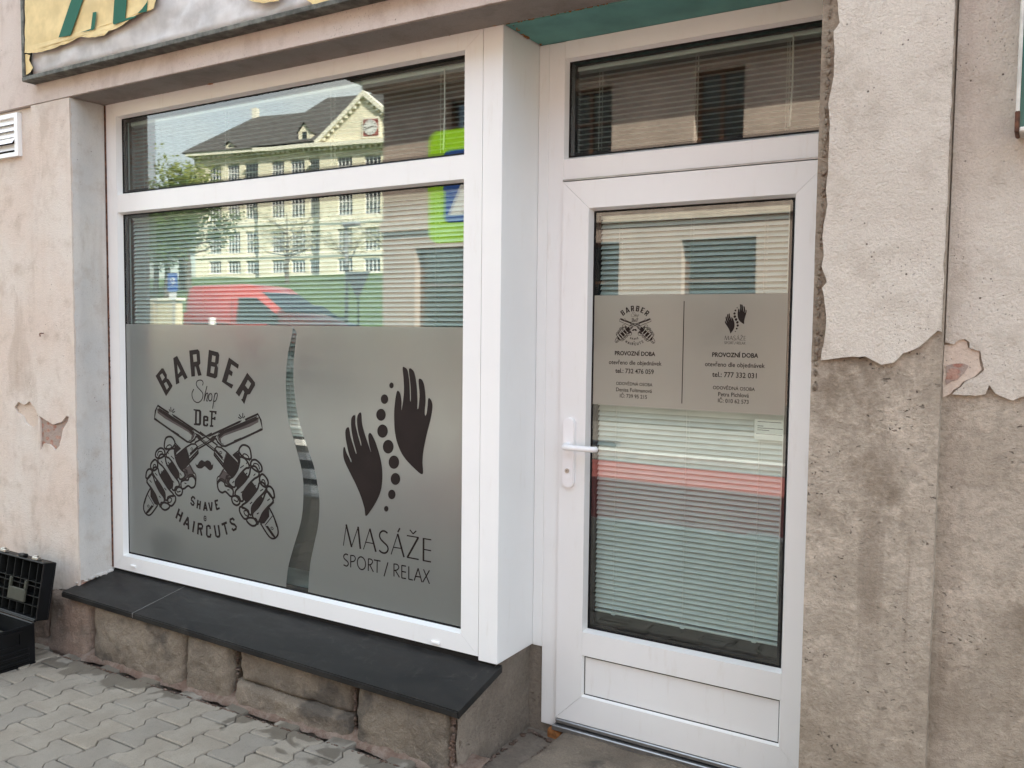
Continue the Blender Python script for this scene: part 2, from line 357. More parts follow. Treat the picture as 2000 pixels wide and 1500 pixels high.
def street(y): return max(0, -y-9.5)*.16+.003
v, f = [], []; ys = [-6.8, -9.5, LY]
for y in ys: v += [(-90, y, street(y)), (-6.9, y, street(y))]
for i in range(2): f.append((2*i, 2*i+2, 2*i+3, 2*i+1))
tag(mesh_obj('side_street', v, f, MT['asphalt']), kind='structure')
v, f = [], []; nx, ny = 30, 18
for j in range(ny+1):
    for i in range(nx+1):
        x = -140+i*(147/nx); y = LY-j*(90/ny); t = min(1, (LY-y)/44)
        v.append((x, y, 1.03+5.75*t+(.35*noise.noise((x*.09, y*.09, 1)) if 0 < j else 0)))
for j in range(ny):
    for i in range(nx):
        a = j*(nx+1)+i; f.append((a, a+nx+1, a+nx+2, a+1))
tag(mesh_obj('lawn', v, f, MT['grass'], smooth=True), kind='structure')
mesh_obj('lawn_edge', [(-140, LY, .1), (7, LY, .1), (7, LY, 1.14), (-140, LY, 1.14), (-140, LY-.2, 1.14), (7, LY-.2, 1.14)], [(0, 1, 2, 3), (3, 2, 5, 4)], MT['slab_grey'])
tag(bpy.data.objects['lawn_edge'], kind='structure')

# interlocking double-T paving stones: 200 mm long across the pavement, 140 mm pitch along it
def paver_mesh(sx=1.0):
    a, b, L, t = .0792, .0530, .0964, .013
    half = [(a-.006, -L), (a, -L+.006), (a, -L*.5-t), (b, -L*.5+t), (b, L*.5-t), (a, L*.5+t), (a, L-.006), (a-.006, L)]
    o = half+[(-x, y) for x, y in half[::-1]]
    ins = []
    for x, y in o: ins.append((x-math.copysign(.004, x), y-math.copysign(.004, y)*(1 if abs(y) > L*.8 else 0)))
    n = len(o); v = [(x, y, 0) for x, y in ins]+[(x, y, -.005) for x, y in o]+[(x, y, -.05) for x, y in o]
    f = [tuple(range(n))]
    for r in (0, n):
        for i in range(n): f.append((r+i, r+n+i, r+n+(i+1) % n, r+(i+1) % n))
    me = bpy.data.meshes.new('paver'); me.from_pydata(v, [], f); me.materials.append(MT['paver_concrete']); me.update()
    return me
pm = paver_mesh(); cells = []
for i in range(-40, 60):
    for j in range(-14, 2):
        x = .07+i*.1376; y = -.095-(.1 if i % 2 else 0)+(j)*.2+.0
        if y > .0 or (x > 2.13 and y > -.13): continue
        cells.append((x, y))
def vis(c): return abs(c[0]-.9)*.55+abs(c[1]+.15)
cells.sort(key=vis)
rest_v, rest_f = [], []
for k, (x, y) in enumerate(cells):
    dz = ground(x)+random.uniform(-.0025, .0025)
    if k < 296:
        o = data_obj('paver', pm, pavement, (x, y, dz)); o.rotation_euler = (random.uniform(-.012, .012), random.uniform(-.012, .012), random.uniform(-.008, .008))
    else:
        b0 = len(rest_v); rest_v += [(x+q.co.x, y+q.co.y, dz+q.co.z) for q in pm.vertices]; rest_f += [tuple(b0+i for i in p.vertices) for p in pm.polygons]
tag(mesh_obj('paver_field', rest_v, rest_f, MT['paver_concrete'], pavement), kind='stuff')

# ------------------------------------------------------------------ the shop building
shop = empty('shop_building', 'shabby pink and cream plastered building with white shop window and glazed door', 'building')
ZL = 2.689                                              # underside of the lintel
B('upper_wall', MT['plaster_band'], shop, -9, 18, 0, .45, ZL, 10.3)
B('side_wall', MT['plaster_cream'], shop, -9, -8.6, .45, 8, -.2, 10.3); B('side_wall', MT['plaster_cream'], shop, 17.6, 18, .45, 8, -.2, 10.3)
B('rear_wall', MT['plaster_cream'], shop, -9, 18, 8, 8.4, -.2, 10.3)
mesh_obj('roof', [(-9.2, -.35, 10.25), (18.2, -.35, 10.25), (18.2, 4.2, 13), (-9.2, 4.2, 13), (-9.2, 8.8, 10.25), (18.2, 8.8, 10.25)], [(0, 1, 2, 3), (3, 2, 5, 4), (0, 4, 5, 1), (0, 3, 4), (1, 5, 2)], simple('roof_tile', (.2, .08, .05), .9), shop)
# left: wall field and pilaster, each a plaster coat with its broken patches over the layer underneath
B('wall', MT['undercoat'], shop, -9, -.315, .034, .45, -.2, ZL-.003)
B('wall', MT['brick_mortar'], shop, -.315, -.004, .012, .45, -.2, ZL-.003)
def XZ(l, Y): return [(at(x, y, Y).x, at(x, y, Y).z) for x, y in l]
peel = wobble(XZ([(29, 796), (36, 785), (48, 790), (58, 784), (68, 796), (76, 812), (74, 830), (62, 834), (50, 826), (44, 812), (33, 806)], .024), .004, .01, 3)
slab('plaster_coat', [(-9, .36), (-.3155, .36), (-.3155, ZL-.004), (-9, ZL-.004)], [peel], .022, .033, MT['plaster_pink'], shop)
brk = wobble(XZ([(77, 812), (92, 822), (104, 828), (122, 824), (130, 812), (136, 814), (132, 826), (124, 838), (117, 870), (108, 880), (97, 868), (86, 866), (80, 880), (80, 850)], .004), .004, .009, 5)
chip = wobble(XZ([(80, 880), (79, 884), (82, 886), (83, 881)], .004), .002, .01, 1)
slab('plaster_coat', wobble([(-.3145, .345), (-.004, .40), (-.004, ZL-.004), (-.3145, ZL-.004)], .0015, .03, 4), [brk], .002, .0115, MT['plaster_pink'], shop)
# the grey-painted reveal: lies in the y-z plane
bm = bmesh.new(); ny, nz = 8, 60; g = {}
for j in range(nz+1):
    for i in range(ny+1):
        y = .003+(W+.01-.003)*i/ny; z = .44+(ZL-.445)*j/nz
        e = .004*noise.noise((y*40, z*14, 3))+(.006*noise.noise((9, z*20, 1)) if i in (0, ny) else 0)
        g[i, j] = bm.verts.new((.001+e*.5-(.007 if i == 0 else 0), y, z))
for j in range(nz):
    for i in range(ny): bm.faces.new((g[i, j], g[i+1, j], g[i+1, j+1], g[i, j+1]))
bmesh.ops.recalc_face_normals(bm, faces=bm.faces)
for fc in bm.faces:
    if fc.normal.x < 0: fc.normal_flip()
bm_obj('window_reveal', bm, MT['plaster_grey'], shop, True)
# crumbled foot of the reveal and ragged joint along the frame
def lumps(name, m, path, r, n, parent, seed=0, flat=.6):
    rnd = random.Random(seed); bm = bmesh.new()
    for i in range(n):
        t = rnd.random(); k = t*(len(path)-1); a = int(k); p = Vector(path[a]).lerp(Vector(path[min(a+1, len(path)-1)]), k-a)
        s = r*rnd.uniform(.35, 1.1)
        res = bmesh.ops.create_icosphere(bm, subdivisions=1, radius=s)
        for v_ in res['verts']:
            v_.co *= 1+.35*noise.noise(v_.co*90+Vector((i, 0, 0))); v_.co.z *= flat
            v_.co += p+Vector((rnd.uniform(-r, r)*.6, rnd.uniform(-r, r)*.5, rnd.uniform(-r, r)*.4))
    return tag(bm_obj(name, bm, m, parent, True), kind='stuff')
lumps('crumbled_plaster', MT['plaster_grey'], [(-.02, 0, .425), (.0, .09, .445), (.006, .17, .455)], .013, 60, shop, 2)
B('frame_joint', MT['rust'], shop, .0025, .0048, .170, .1785, .47, ZL-.006)
lumps('joint_crumbs', MT['rust'], [(.003, .176, 1.9), (.003, .176, .8)], .004, 60, shop, 3, 3.)
lumps('foam_bead', MT['foam_orange'], [(.3, .175, ZL-.001), (2.2, .175, ZL-.001)], .004, 30, shop, 4)
lumps('foam_bead', MT['foam_orange'], [(2.19, .17, ZL), (2.26, .18, ZL), (2.24, .3, ZL-.004), (2.243, .415, ZL-.005)], .008, 26, shop, 5)
lumps('foam_bead', MT['foam_orange'], [(.72, .172, ZL), (.76, .172, ZL)], .009, 6, shop, 6)
lumps('foam_bead', MT['foam_orange'], [(2.26, .18, ZL-.002), (2.62, .18, ZL-.002)], .005, 30, shop, 8)
# ragged lower edge of the lintel
lumps('lintel_edge', MT['plaster_band'], [(-.02, .001, ZL+.001), (3.3, .001, ZL+.001)], .0035, 240, shop, 7)
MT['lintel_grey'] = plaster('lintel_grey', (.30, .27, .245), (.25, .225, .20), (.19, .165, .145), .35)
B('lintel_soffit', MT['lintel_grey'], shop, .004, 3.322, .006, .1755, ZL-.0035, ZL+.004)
# right: rendered pilaster and wall, cream coat above, bare cement below and along the door
B('wall', MT['cement'], shop, 3.323, 3.637, .006, .42, -.2, ZL-.003)
B('wall', MT['cement'], shop, 3.637, 18, .043, .42, -.2, ZL-.003)
edgeL = [(1640, -60), (1636, 0), (1641, 45), (1629, 62), (1631, 105), (1629, 150), (1618, 205), (1622, 240), (1618, 330), (1614, 372), (1617, 400), (1607, 460), (1610, 500), (1606, 520), (1616, 552), (1607, 562), (1613, 600), (1614, 640), (1606, 690)]
low = [(1604, 703), (1628, 700), (1655, 697), (1690, 696), (1722, 712), (1745, 708), (1763, 690), (1795, 678), (1815, 660), (1832, 646)]
pl = XZ(edgeL[::-1], 0)+[(3.44, 2.9)]
poly = [(p[0], min(p[1], ZL-.004)) for p in XZ(low, 0)]+[(3.6345, XZ([(1838, 648)], 0)[0][1]), (3.6345, ZL-.004), (XZ([(1640, -60)], 0)[0][0], ZL-.004)]+[(p[0], min(p[1], ZL-.006)) for p in XZ(edgeL, 0)[1:]]
slab('plaster_coat', wobble(poly, .0028, .012, 11), [], -.006, .0055, MT['plaster_cream'], shop)
low2 = [(1884, 772), (1905, 773), (1925, 770), (1932, 752), (1944, 768), (1960, 776), (1978, 782), (2000, 774), (2060, 770)]
hole2 = [(1846, 669), (1862, 672), (1872, 664), (1884, 662), (1893, 668), (1894, 680), (1915, 686), (1916, 700), (1922, 722), (1908, 735), (1884, 746), (1877, 755), (1866, 762), (1860, 770)]
p2 = XZ(low2, .035)
h2 = XZ(hole2, .035)
outer2 = [(3.6405, h2[0][1])]+[p for p in h2[1:]]+p2+[(18, p2[-1][1]), (18, ZL-.004), (3.6405, ZL-.004)]
slab('plaster_coat', wobble(outer2, .0022, .012, 17)if False else (wobble(outer2[:len(h2)+len(p2)], .0022, .010, 17, False)+outer2[len(h2)+len(p2)-1:]), [], .033, .0425, MT['plaster_cream'], shop)
hb = [(3.6385, h2[0][1]-.006)]+[(p[0]-.004, p[1]) for p in h2[1:]]+[(3.6385, h2[-1][1]-.01)]
slab('undercoat_patch', wobble(hb, .002, .012, 23), [], .0385, .0428, MT['undercoat'], shop)
slab('brick_patch', wobble(XZ([(1848, 714), (1868, 710), (1885, 709), (1893, 715), (1884, 728), (1870, 742), (1856, 744), (1848, 752)], .04), .004, .01, 29), [], .0368, .042, MT['brick_mortar'], shop)
slab('bare_render', wobble([(3.3235, 1.57), (3.3675, 1.60), (3.368, 2.6), (3.3235, 2.6)], .001, .03, 2), [], .0025, .0058, MT['cement_edge'], shop)
lumps('render_lumps', MT['cement_edge'], [(3.335, .003, 1.5), (3.345, .003, 2.6)], .006, 150, shop, 9, 1.6)
# soffit of the door bay
B('door_soffit', MT['teal_paint'], shop, 2.236, 3.33, .184, .43, ZL-.006, ZL-.001)
# below the window: backing wall, sandstone blocks, concrete cheek beside the step
B('wall', MT['concrete'], shop, .0, 2.21, .05, .45, -.2, .40)
B('wall', MT['sandstone_red'], shop, -9, -.002, .005, .034, -.2, .37)
def stone(name, x0, x1, z0, z1, m, yf=-.045, seed=0, taper=0.):
    nx = max(6, int((x1-x0)/.012)); nz = max(6, int((z1-z0)/.012)); v, f = [], []
    for j in range(nz+1):
        for i in range(nx+1):
            u, w = i/nx*2-1, j/nz*2-1
            ed = max(abs(u)**(4+24*(x1-x0)), abs(w)**9)
            x = (x0+x1)/2+u*(x1-x0)/2*(1-.03*w*w)+.006*noise.noise((u*3+seed, w*3, 1)); z = (z0+z1)/2+w*(z1-z0)/2+.008*noise.noise((u*4, w*4+seed, 2))
            y = yf+.032*ed+.013*noise.noise((x*4+seed, 1, z*6))+.006*noise.noise((x*22, seed, z*24))-.006*abs(noise.noise((x*11+3, seed, z*16)))+.004*noise.noise((x*55, seed, z*55))+.0025*noise.noise((x*130, seed, z*130))+taper*(w+1)
            v.append((x, y, z))
    for j in range(nz):
        for i in range(nx): a = j*(nx+1)+i; f.append((a, a+1, a+nx+2, a+nx+1))
    n0 = len(v); ring = [i for i in range(nx+1)]+[j*(nx+1)+nx for j in range(1, nz+1)]+[nz*(nx+1)+i for i in range(nx-1, -1, -1)]+[j*(nx+1) for j in range(nz-1, 0, -1)]
    for r in ring: v.append((v[r][0], .06, v[r][2]))
    k = len(ring)
    for i in range(k): f.append((ring[(i+1) % k], ring[i], n0+i, n0+(i+1) % k))
    return mesh_obj(name, v, f, m, shop, True)
for i, (a, b, c, d, mm, yf, tp) in enumerate([
        (-.62, -.215, .06, .375, 'sandstone_red', -.05, .012), (-.205, .135, .06, .37, 'sandstone_red', -.055, .01), (.15, .80, .08, .385, 'sandstone', -.05, .004), (.812, 1.085, .08, .372, 'sandstone', -.05, .004),
        (1.115, 1.725, .215, .37, 'sandstone', -.03, .002), (1.105, 1.735, .09, .222, 'sandstone', -.05, 0.), (1.75, 2.185, .09, .362, 'sandstone', -.05, .004), (-1.1, -.63, .05, .37, 'sandstone_red', -.05, .01)]):
    stone('stone', a, b, c, d, MT[mm], yf, i*7.3, tp)
# concrete cheek facing the door step
bm = bmesh.new(); g = {}; ny, nz = 18, 14
for j in range(nz+1):
    for i in range(ny+1):
        y = -.035+.465*i/ny; zt = .372+(.443-.372)*min(1, (y+.067)/.245)-.004; z = .06+(zt-.06)*j/nz if y < .178 else .06+(.452-.06)*j/nz
        g[i, j] = bm.verts.new((2.218+.010*noise.noise((1, y*9, z*9))+.004*noise.noise((4, y*40, z*40))-(.012 if i == 0 else 0), y, z))
for j in range(nz):
    for i in range(ny): bm.faces.new((g[i, j], g[i+1, j], g[i+1, j+1], g[i, j+1]))
bm_obj('plinth_cheek', bm, MT['concrete'], shop, True)
B('wall', MT['concrete'], shop, 2.19, 2.335, .431, .5, -.1, .452)
B('plinth_front', MT['sandstone'], shop, 2.17, 2.212, -.028, .1, .08, .35, bev=.012, seg=2, smooth=True)
lumps('mortar_joint', MT['mortar_debris'], [(2.185, -.036, .12), (2.195, -.036, .36)], .010, 60, shop, 31)
lumps('mortar_joint', MT['mortar_debris'], [(1.10, -.012, .12), (1.10, -.012, .36)], .010, 40, shop, 33)
lumps('mortar_joint', MT['mortar_debris'], [(1.737, -.015, .12), (1.737, -.02, .36)], .008, 40, shop, 34)
# crumbled reddish mortar along the foot of the wall
bm = bmesh.new(); g = {}; nx = 170
for i in range(nx+1):
    x = -1.0+3.3*i/nx; w = .022+.022*noise.noise((x*6, 0, 0))+.015*noise.noise((x*22, 1, 0)); zz = ground(x)
    prof = [(.03, .04), (-.018, .030), (-.032-w*.25, .018), (-.042-w*.7, .006), (-.045-w, -.012)]
    for j, (y, h) in enumerate(prof): g[i, j] = bm.verts.new((x, y+.006*noise.noise((x*40, j, 2)), zz+h*(1+.5*noise.noise((x*15, j, 5)))+.004*noise.noise((x*70, j*3, 1))))
for i in range(nx):
    for j in range(4): bm.faces.new((g[i, j], g[i, j+1], g[i+1, j+1], g[i+1, j]))
bm_obj('mortar_skirt', bm, MT['mortar_debris'], shop, True)
lumps('mortar_crumbs', MT['mortar_debris'], [(-.9, -.11, ground(-.9)), (.7, -.105, ground(.7)+.001), (2.2, -.11, ground(2.2))], .006, 330, shop, 41, .5)
# the sill: two dark slabs sloping to the street
def sill_pt(t, front):                                  # t along the window, 0..1
    if front: return Vector((-.035+2.268*t, -.068, .399-.027*t))
    return Vector((.002+2.236*t, W+.02, .460-.014*t))
def sill_slab(t0, t1):
    bm = bmesh.new(); c = [sill_pt(t0, 1), sill_pt(t1, 1), sill_pt(t1, 0), sill_pt(t0, 0)]; dn = Vector((0, 0, -.026))
    hexa(bm, [p+dn for p in c]+c)
    fr = [e for e in bm.edges if all(abs(v.co.y+.068) < .002 for v in e.verts)]
    bmesh.ops.bevel(bm, geom=fr, offset=.004, segments=2, affect='EDGES')
    bmesh.ops.recalc_face_normals(bm, faces=bm.faces)
    return bm_obj('sill_slab', bm, MT['sill_slate'], shop)
sill_slab(0, .2335); sill_slab(.2345, 1)
bm = bmesh.new(); c = [sill_pt(.2333, 1), sill_pt(.2347, 1), sill_pt(.2347, 0), sill_pt(.2333, 0)]
hexa(bm, [p+Vector((0, .001, -.02)) for p in c]+[p+Vector((0, -.0006, .0006)) for p in c]); bm_obj('sill_joint', bm, MT['joint_grey'], shop)
B('sill_gap', MT['gap_dark'], shop, .005, 2.212, W+.005, W+.06, .40, .466)
# ------------------------------------------------------------------ the white shop window
PV = MT['white_plastic']
def mitred(bm, x0, x1, z0, z1, wl_, wr, wb, wt, y0, y1, gap=.0006, bev=.0025):
    X = (x0, x0+wl_, x1-wr, x1); Z = (z0, z0+wb, z1-wt, z1)
    def piece(c, axis):
        n0 = len(bm.verts)
        hexa(bm, [(p[0], y0, p[1]) for p in c]+[(p[0], y1, p[1]) for p in c])
    s = gap
    piece([(X[0]+s, Z[0]), (X[3]-s, Z[0]), (X[2]-s, Z[1]), (X[1]+s, Z[1])], 0)
    piece([(X[1]+s, Z[2]), (X[2]-s, Z[2]), (X[3]-s, Z[3]), (X[0]+s, Z[3])], 0)
    piece([(X[0], Z[0]+s), (X[1], Z[1]+s), (X[1], Z[2]-s), (X[0], Z[3]-s)], 1)
    piece([(X[3], Z[3]-s), (X[2], Z[2]-s), (X[2], Z[1]+s), (X[3], Z[0]+s)], 1)
    bmesh.ops.recalc_face_normals(bm, faces=bm.faces)
def bead(bm, x0, x1, z0, z1, y0, y1, w=.010):           # sloping glazing bead round an opening
    o = [(x0, z0), (x1, z0), (x1, z1), (x0, z1)]; i_ = [(x0+w, z0+w), (x1-w, z0+w), (x1-w, z1-w), (x0+w, z1-w)]
    a = [bm.verts.new((p[0], y0, p[1])) for p in o]; b = [bm.verts.new((p[0], y1, p[1])) for p in i_]
    for k in range(4): bm.faces.new((a[k], b[k], b[(k+1) % 4], a[(k+1) % 4]) if False else (a[k], a[(k+1) % 4], b[(k+1) % 4], b[k]))
def ring(name, x0, x1, z0, z1, w, y0, y1, m, parent):
    bm = bmesh.new(); mitred(bm, x0, x1, z0, z1, w, w, w, w, y0, y1, 0); return bm_obj(name, bm, m, parent)
wx0, wx1, wz1, wz2, wz3, wz4 = .080, 2.0705, .534, 2.179, 2.2624, 2.6257
bm = bmesh.new(); mitred(bm, .004, 2.147, .466, ZL-.002, wx0-.004, 2.147-wx1, wz1-.466, ZL-.002-wz4, W, W+.07)
box(bm, wx0+.0005, wx1-.0005, W+.0006, W+.07, wz2, wz3)
bead(bm, wx0, wx1, wz1, wz2, W+.001, GW+.002, .009); bead(bm, wx0, wx1, wz3, wz4, W+.001, GW+.002, .009)
win = bm_obj('shop_window', bm, PV, shop); tag(win, 'large white plastic shop window with frosted lower film and logos')
for z0, z1 in ((wz1, wz2), (wz3, wz4)):
    B('pane', MT['pane_glass'], win, wx0+.006, wx1-.006, GW, GW+.022, z0+.006, z1-.006)
    ring('gasket', wx0+.0075, wx1-.0075, z0+.0075, z1-.0075, .006, GW-.0022, GW+.003, MT['rubber'], win)
    ring('spacer_bar', wx0+.008, wx1-.008, z0+.008, z1-.008, .016, GW+.006, GW+.018, MT['rubber'], win)
for px, py in ((261, 1106), (851, 1255)):               # drain caps
    p = at(px, py, W); B('drain_cap', PV, win, p.x-.019, p.x+.019, W-.007, W+.001, p.z-.006, p.z+.006, bev=.003, seg=2)
bm = bmesh.new(); box(bm, 2.1485, 2.2295, W-.0015, .44, .452, ZL-.001, .002); bm_obj('corner_cladding', bm, PV, shop)
B('cover_strip', PV, shop, 2.2305, 2.2722, D+.001, .47, .452, ZL-.007, bev=.0015)
# ------------------------------------------------------------------ the door
bm = bmesh.new(); box(bm, 2.2728, 2.338, D, .50, .158, ZL-.008, .002); box(bm, 3.279, 3.345, D, .50, .158, ZL-.008, .002)
box(bm, 2.3385, 3.2785, D+.0004, .50, 2.6201, ZL-.008); box(bm, 2.3385, 3.2785, D+.0004, .50, 2.187, 2.2632)
bead(bm, 2.338, 3.279, 2.2632, 2.6201, D+.001, GD+.002, .010)
dfr = bm_obj('door_frame', bm, PV, shop)
B('transom_pane', MT['pane_glass'], dfr, 2.345, 3.272, GD, GD+.022, 2.27, 2.613)
ring('gasket', 2.3468, 3.2702, 2.2718, 2.6115, .006, GD-.002, GD+.003, MT['rubber'], dfr)
ring('spacer_bar', 2.3468, 3.2702, 2.2718, 2.6115, .016, GD+.006, GD+.018, MT['rubber'], dfr)
B('drip_strip', MT['aluminium'], dfr, 2.34, 3.277, D-.010, D, 2.1835, 2.1895)
LD = D-.012
bm = bmesh.new(); mitred(bm, 2.3426, 3.275, .200, 2.180, .1055, .1063, .1034, .0983, LD, LD+.07)
box(bm, 2.4486, 3.1682, LD+.0006, LD+.07, .4587, .5455)
bead(bm, 2.4481, 3.1687, .5455, 2.0817, LD+.001, GD-.002, .010); bead(bm, 2.4481, 3.1687, .3034, .4587, LD+.001, LD+.012, .006)
door = bm_obj('entrance_door', bm, PV, shop); tag(door, 'white plastic glazed entrance door with lever handle and bottom panel')
B('door_panel', PV, door, 2.452, 3.165, LD+.014, LD+.04, .306, .456)
ring('panel_gasket', 2.4530, 3.1640, .3088, .4533, .003, LD+.0115, LD+.016, MT['rubber'], door)
GL = GD-.006
B('pane', MT['pane_glass'], door, 2.455, 3.162, GL, GL+.022, .552, 2.075)
ring('gasket', 2.4568, 3.1600, .5545, 2.0727, .006, GL-.0022, GL+.003, MT['rubber'], door)
ring('spacer_bar', 2.4568, 3.1600, .5545, 2.0727, .016, GL+.006, GL+.018, MT['rubber'], door)
B('weather_bar', MT['aluminium'], door, 2.3446, 3.273, LD-.008, LD+.02, .183, .1985, bev=.003)
B('threshold', MT['aluminium'], shop, 2.337, 3.345, LD-.022, .52, .158, .179, bev=.003)
B('door_gap', MT['gap_dark'], shop, 2.337, 3.28, LD+.03, .5, .176, .2)
# handle
pl0 = at(1114, 815, LD); pl1 = at(1112, 952, LD); hx = pl0.x; hw = .0235
def stadium(x, z0, z1, w, n=10):
    o = [(x+w*math.cos(a), z1-w+w*math.sin(a)) for a in [math.pi*k/n for k in range(n+1)]]
    return o+[(x+w*math.cos(a), z0+w+w*math.sin(a)) for a in [math.pi+math.pi*k/n for k in range(n+1)]]
def plate(name, outl, y0, y1, m, parent, holes=(), bev=.003):
    o = slab(name, outl, holes, y0, y1, m, parent)
    bm = bmesh.new(); bm.from_mesh(o.data); bmesh.ops.remove_doubles(bm, verts=bm.verts, dist=1e-6)
    fe = [e for e in bm.edges if all(abs(v.co.y-y0) < 1e-5 for v in e.verts) and len(e.link_faces) == 2 and e.calc_face_angle(0) > .5]
    if bev: bmesh.ops.bevel(bm, geom=fe, offset=bev, segments=2, affect='EDGES')
    bm.to_mesh(o.data); bm.free(); return o
MT['handle_white'] = NT('handle_white').out((.86, .86, .87), .28, spec=.5)
plate('handle_plate', stadium(hx, pl1.z, pl0.z, hw), LD-.015, LD+.001, MT['handle_white'], door)
hz = at(1120, 873, LD-.03).z
bm = bmesh.new()
pts = cat([(hx, LD-.01, hz), (hx, LD-.035, hz), (hx+.006, LD-.052, hz), (hx+.025, LD-.058, hz), (hx+.06, LD-.058, hz), (hx+.105, LD-.057, hz), (hx+.122, LD-.052, hz), (hx+.127, LD-.044, hz)], 4)
tube(bm, pts, [.011]*len(pts), 12)
for v_ in bm.verts: v_.co.z = hz+(v_.co.z-hz)*(.95 if v_.co.y < LD-.04 else 1.1)
bm_obj('lever_handle', bm, MT['handle_white'], door, True)
cz = at(1109, 918, LD).z
plate('lock_rosette', stadium(hx-.001, cz-.032, cz+.014, .0125), LD-.0175, LD-.0145, MT['handle_white'], door, bev=.001)
bm = bmesh.new(); bmesh.ops.create_cone(bm, cap_ends=True, segments=20, radius1=.0085, radius2=.0085, depth=.004, matrix=Matrix.Translation((hx-.001, LD-.0185, cz)) @ Matrix.Rotation(math.pi/2, 4, 'X'))
cyl = bm_obj('lock_cylinder', bm, MT['steel'], door); B('keyhole', MT['gap_dark'], door, hx-.004, hx+.002, LD-.0212, LD-.0204, cz-.0012, cz+.0012)
# step in front of the door
def rough_block(name, x0, x1, y0, y1, z0, z1, m, parent, r=.02, amp=.008, n=26):
    bm = bmesh.new(); box(bm, x0, x1, y0, y1, z0, z1); bmesh.ops.subdivide_edges(bm, edges=bm.edges, cuts=n, use_grid_fill=True)
    c = Vector(((x0+x1)/2, (y0+y1)/2, (z0+z1)/2)); h = Vector(((x1-x0)/2, (y1-y0)/2, (z1-z0)/2))
    for v_ in bm.verts:
        p = v_.co-c; q = Vector((max(-h.x+r, min(h.x-r, p.x)), max(-h.y+r, min(h.y-r, p.y)), max(-h.z+r, min(h.z-r, p.z)))); d = p-q
        if d.length > r: p = q+d.normalized()*r
        v_.co = c+p+Vector((noise.noise(v_.co*9), noise.noise(v_.co*9+Vector((5, 0, 0))), noise.noise(v_.co*9+Vector((0, 5, 0)))))*amp
    return bm_obj(name, bm, m, parent, True)
rough_block('door_step', 2.375, 3.40, .0, .50, .0, .166, MT['sandstone'], shop, .03, .012, 40)
B('bay_floor', MT['concrete'], shop, 2.2, 3.33, -.02, .5, .0, .123, bev=.004)
lumps('bay_debris', MT['mortar_debris'], [(2.23, .02, .125), (2.24, .40, .127), (2.36, .36, .128), (2.36, .05, .126)], .009, 70, shop, 51, .6)
rough_block('brick_end', 2.31, 2.372, .40, .50, .05, .155, MT['foam_orange'], shop, .01, .008, 8)
# ------------------------------------------------------------------ the room behind
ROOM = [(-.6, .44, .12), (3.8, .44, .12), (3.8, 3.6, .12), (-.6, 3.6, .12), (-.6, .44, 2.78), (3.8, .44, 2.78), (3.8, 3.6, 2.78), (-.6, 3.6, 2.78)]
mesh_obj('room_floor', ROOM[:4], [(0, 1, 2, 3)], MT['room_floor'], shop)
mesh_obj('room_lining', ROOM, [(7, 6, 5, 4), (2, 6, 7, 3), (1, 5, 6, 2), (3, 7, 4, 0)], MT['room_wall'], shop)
B('inner_sill', MT['inner_sill'], shop, .03, 2.14, W+.075, W+.27, .50, .545)
B('room_counter', MT['room_wall'], shop, .3, 1.8, 1.6, 2.1, .12, 1.0)

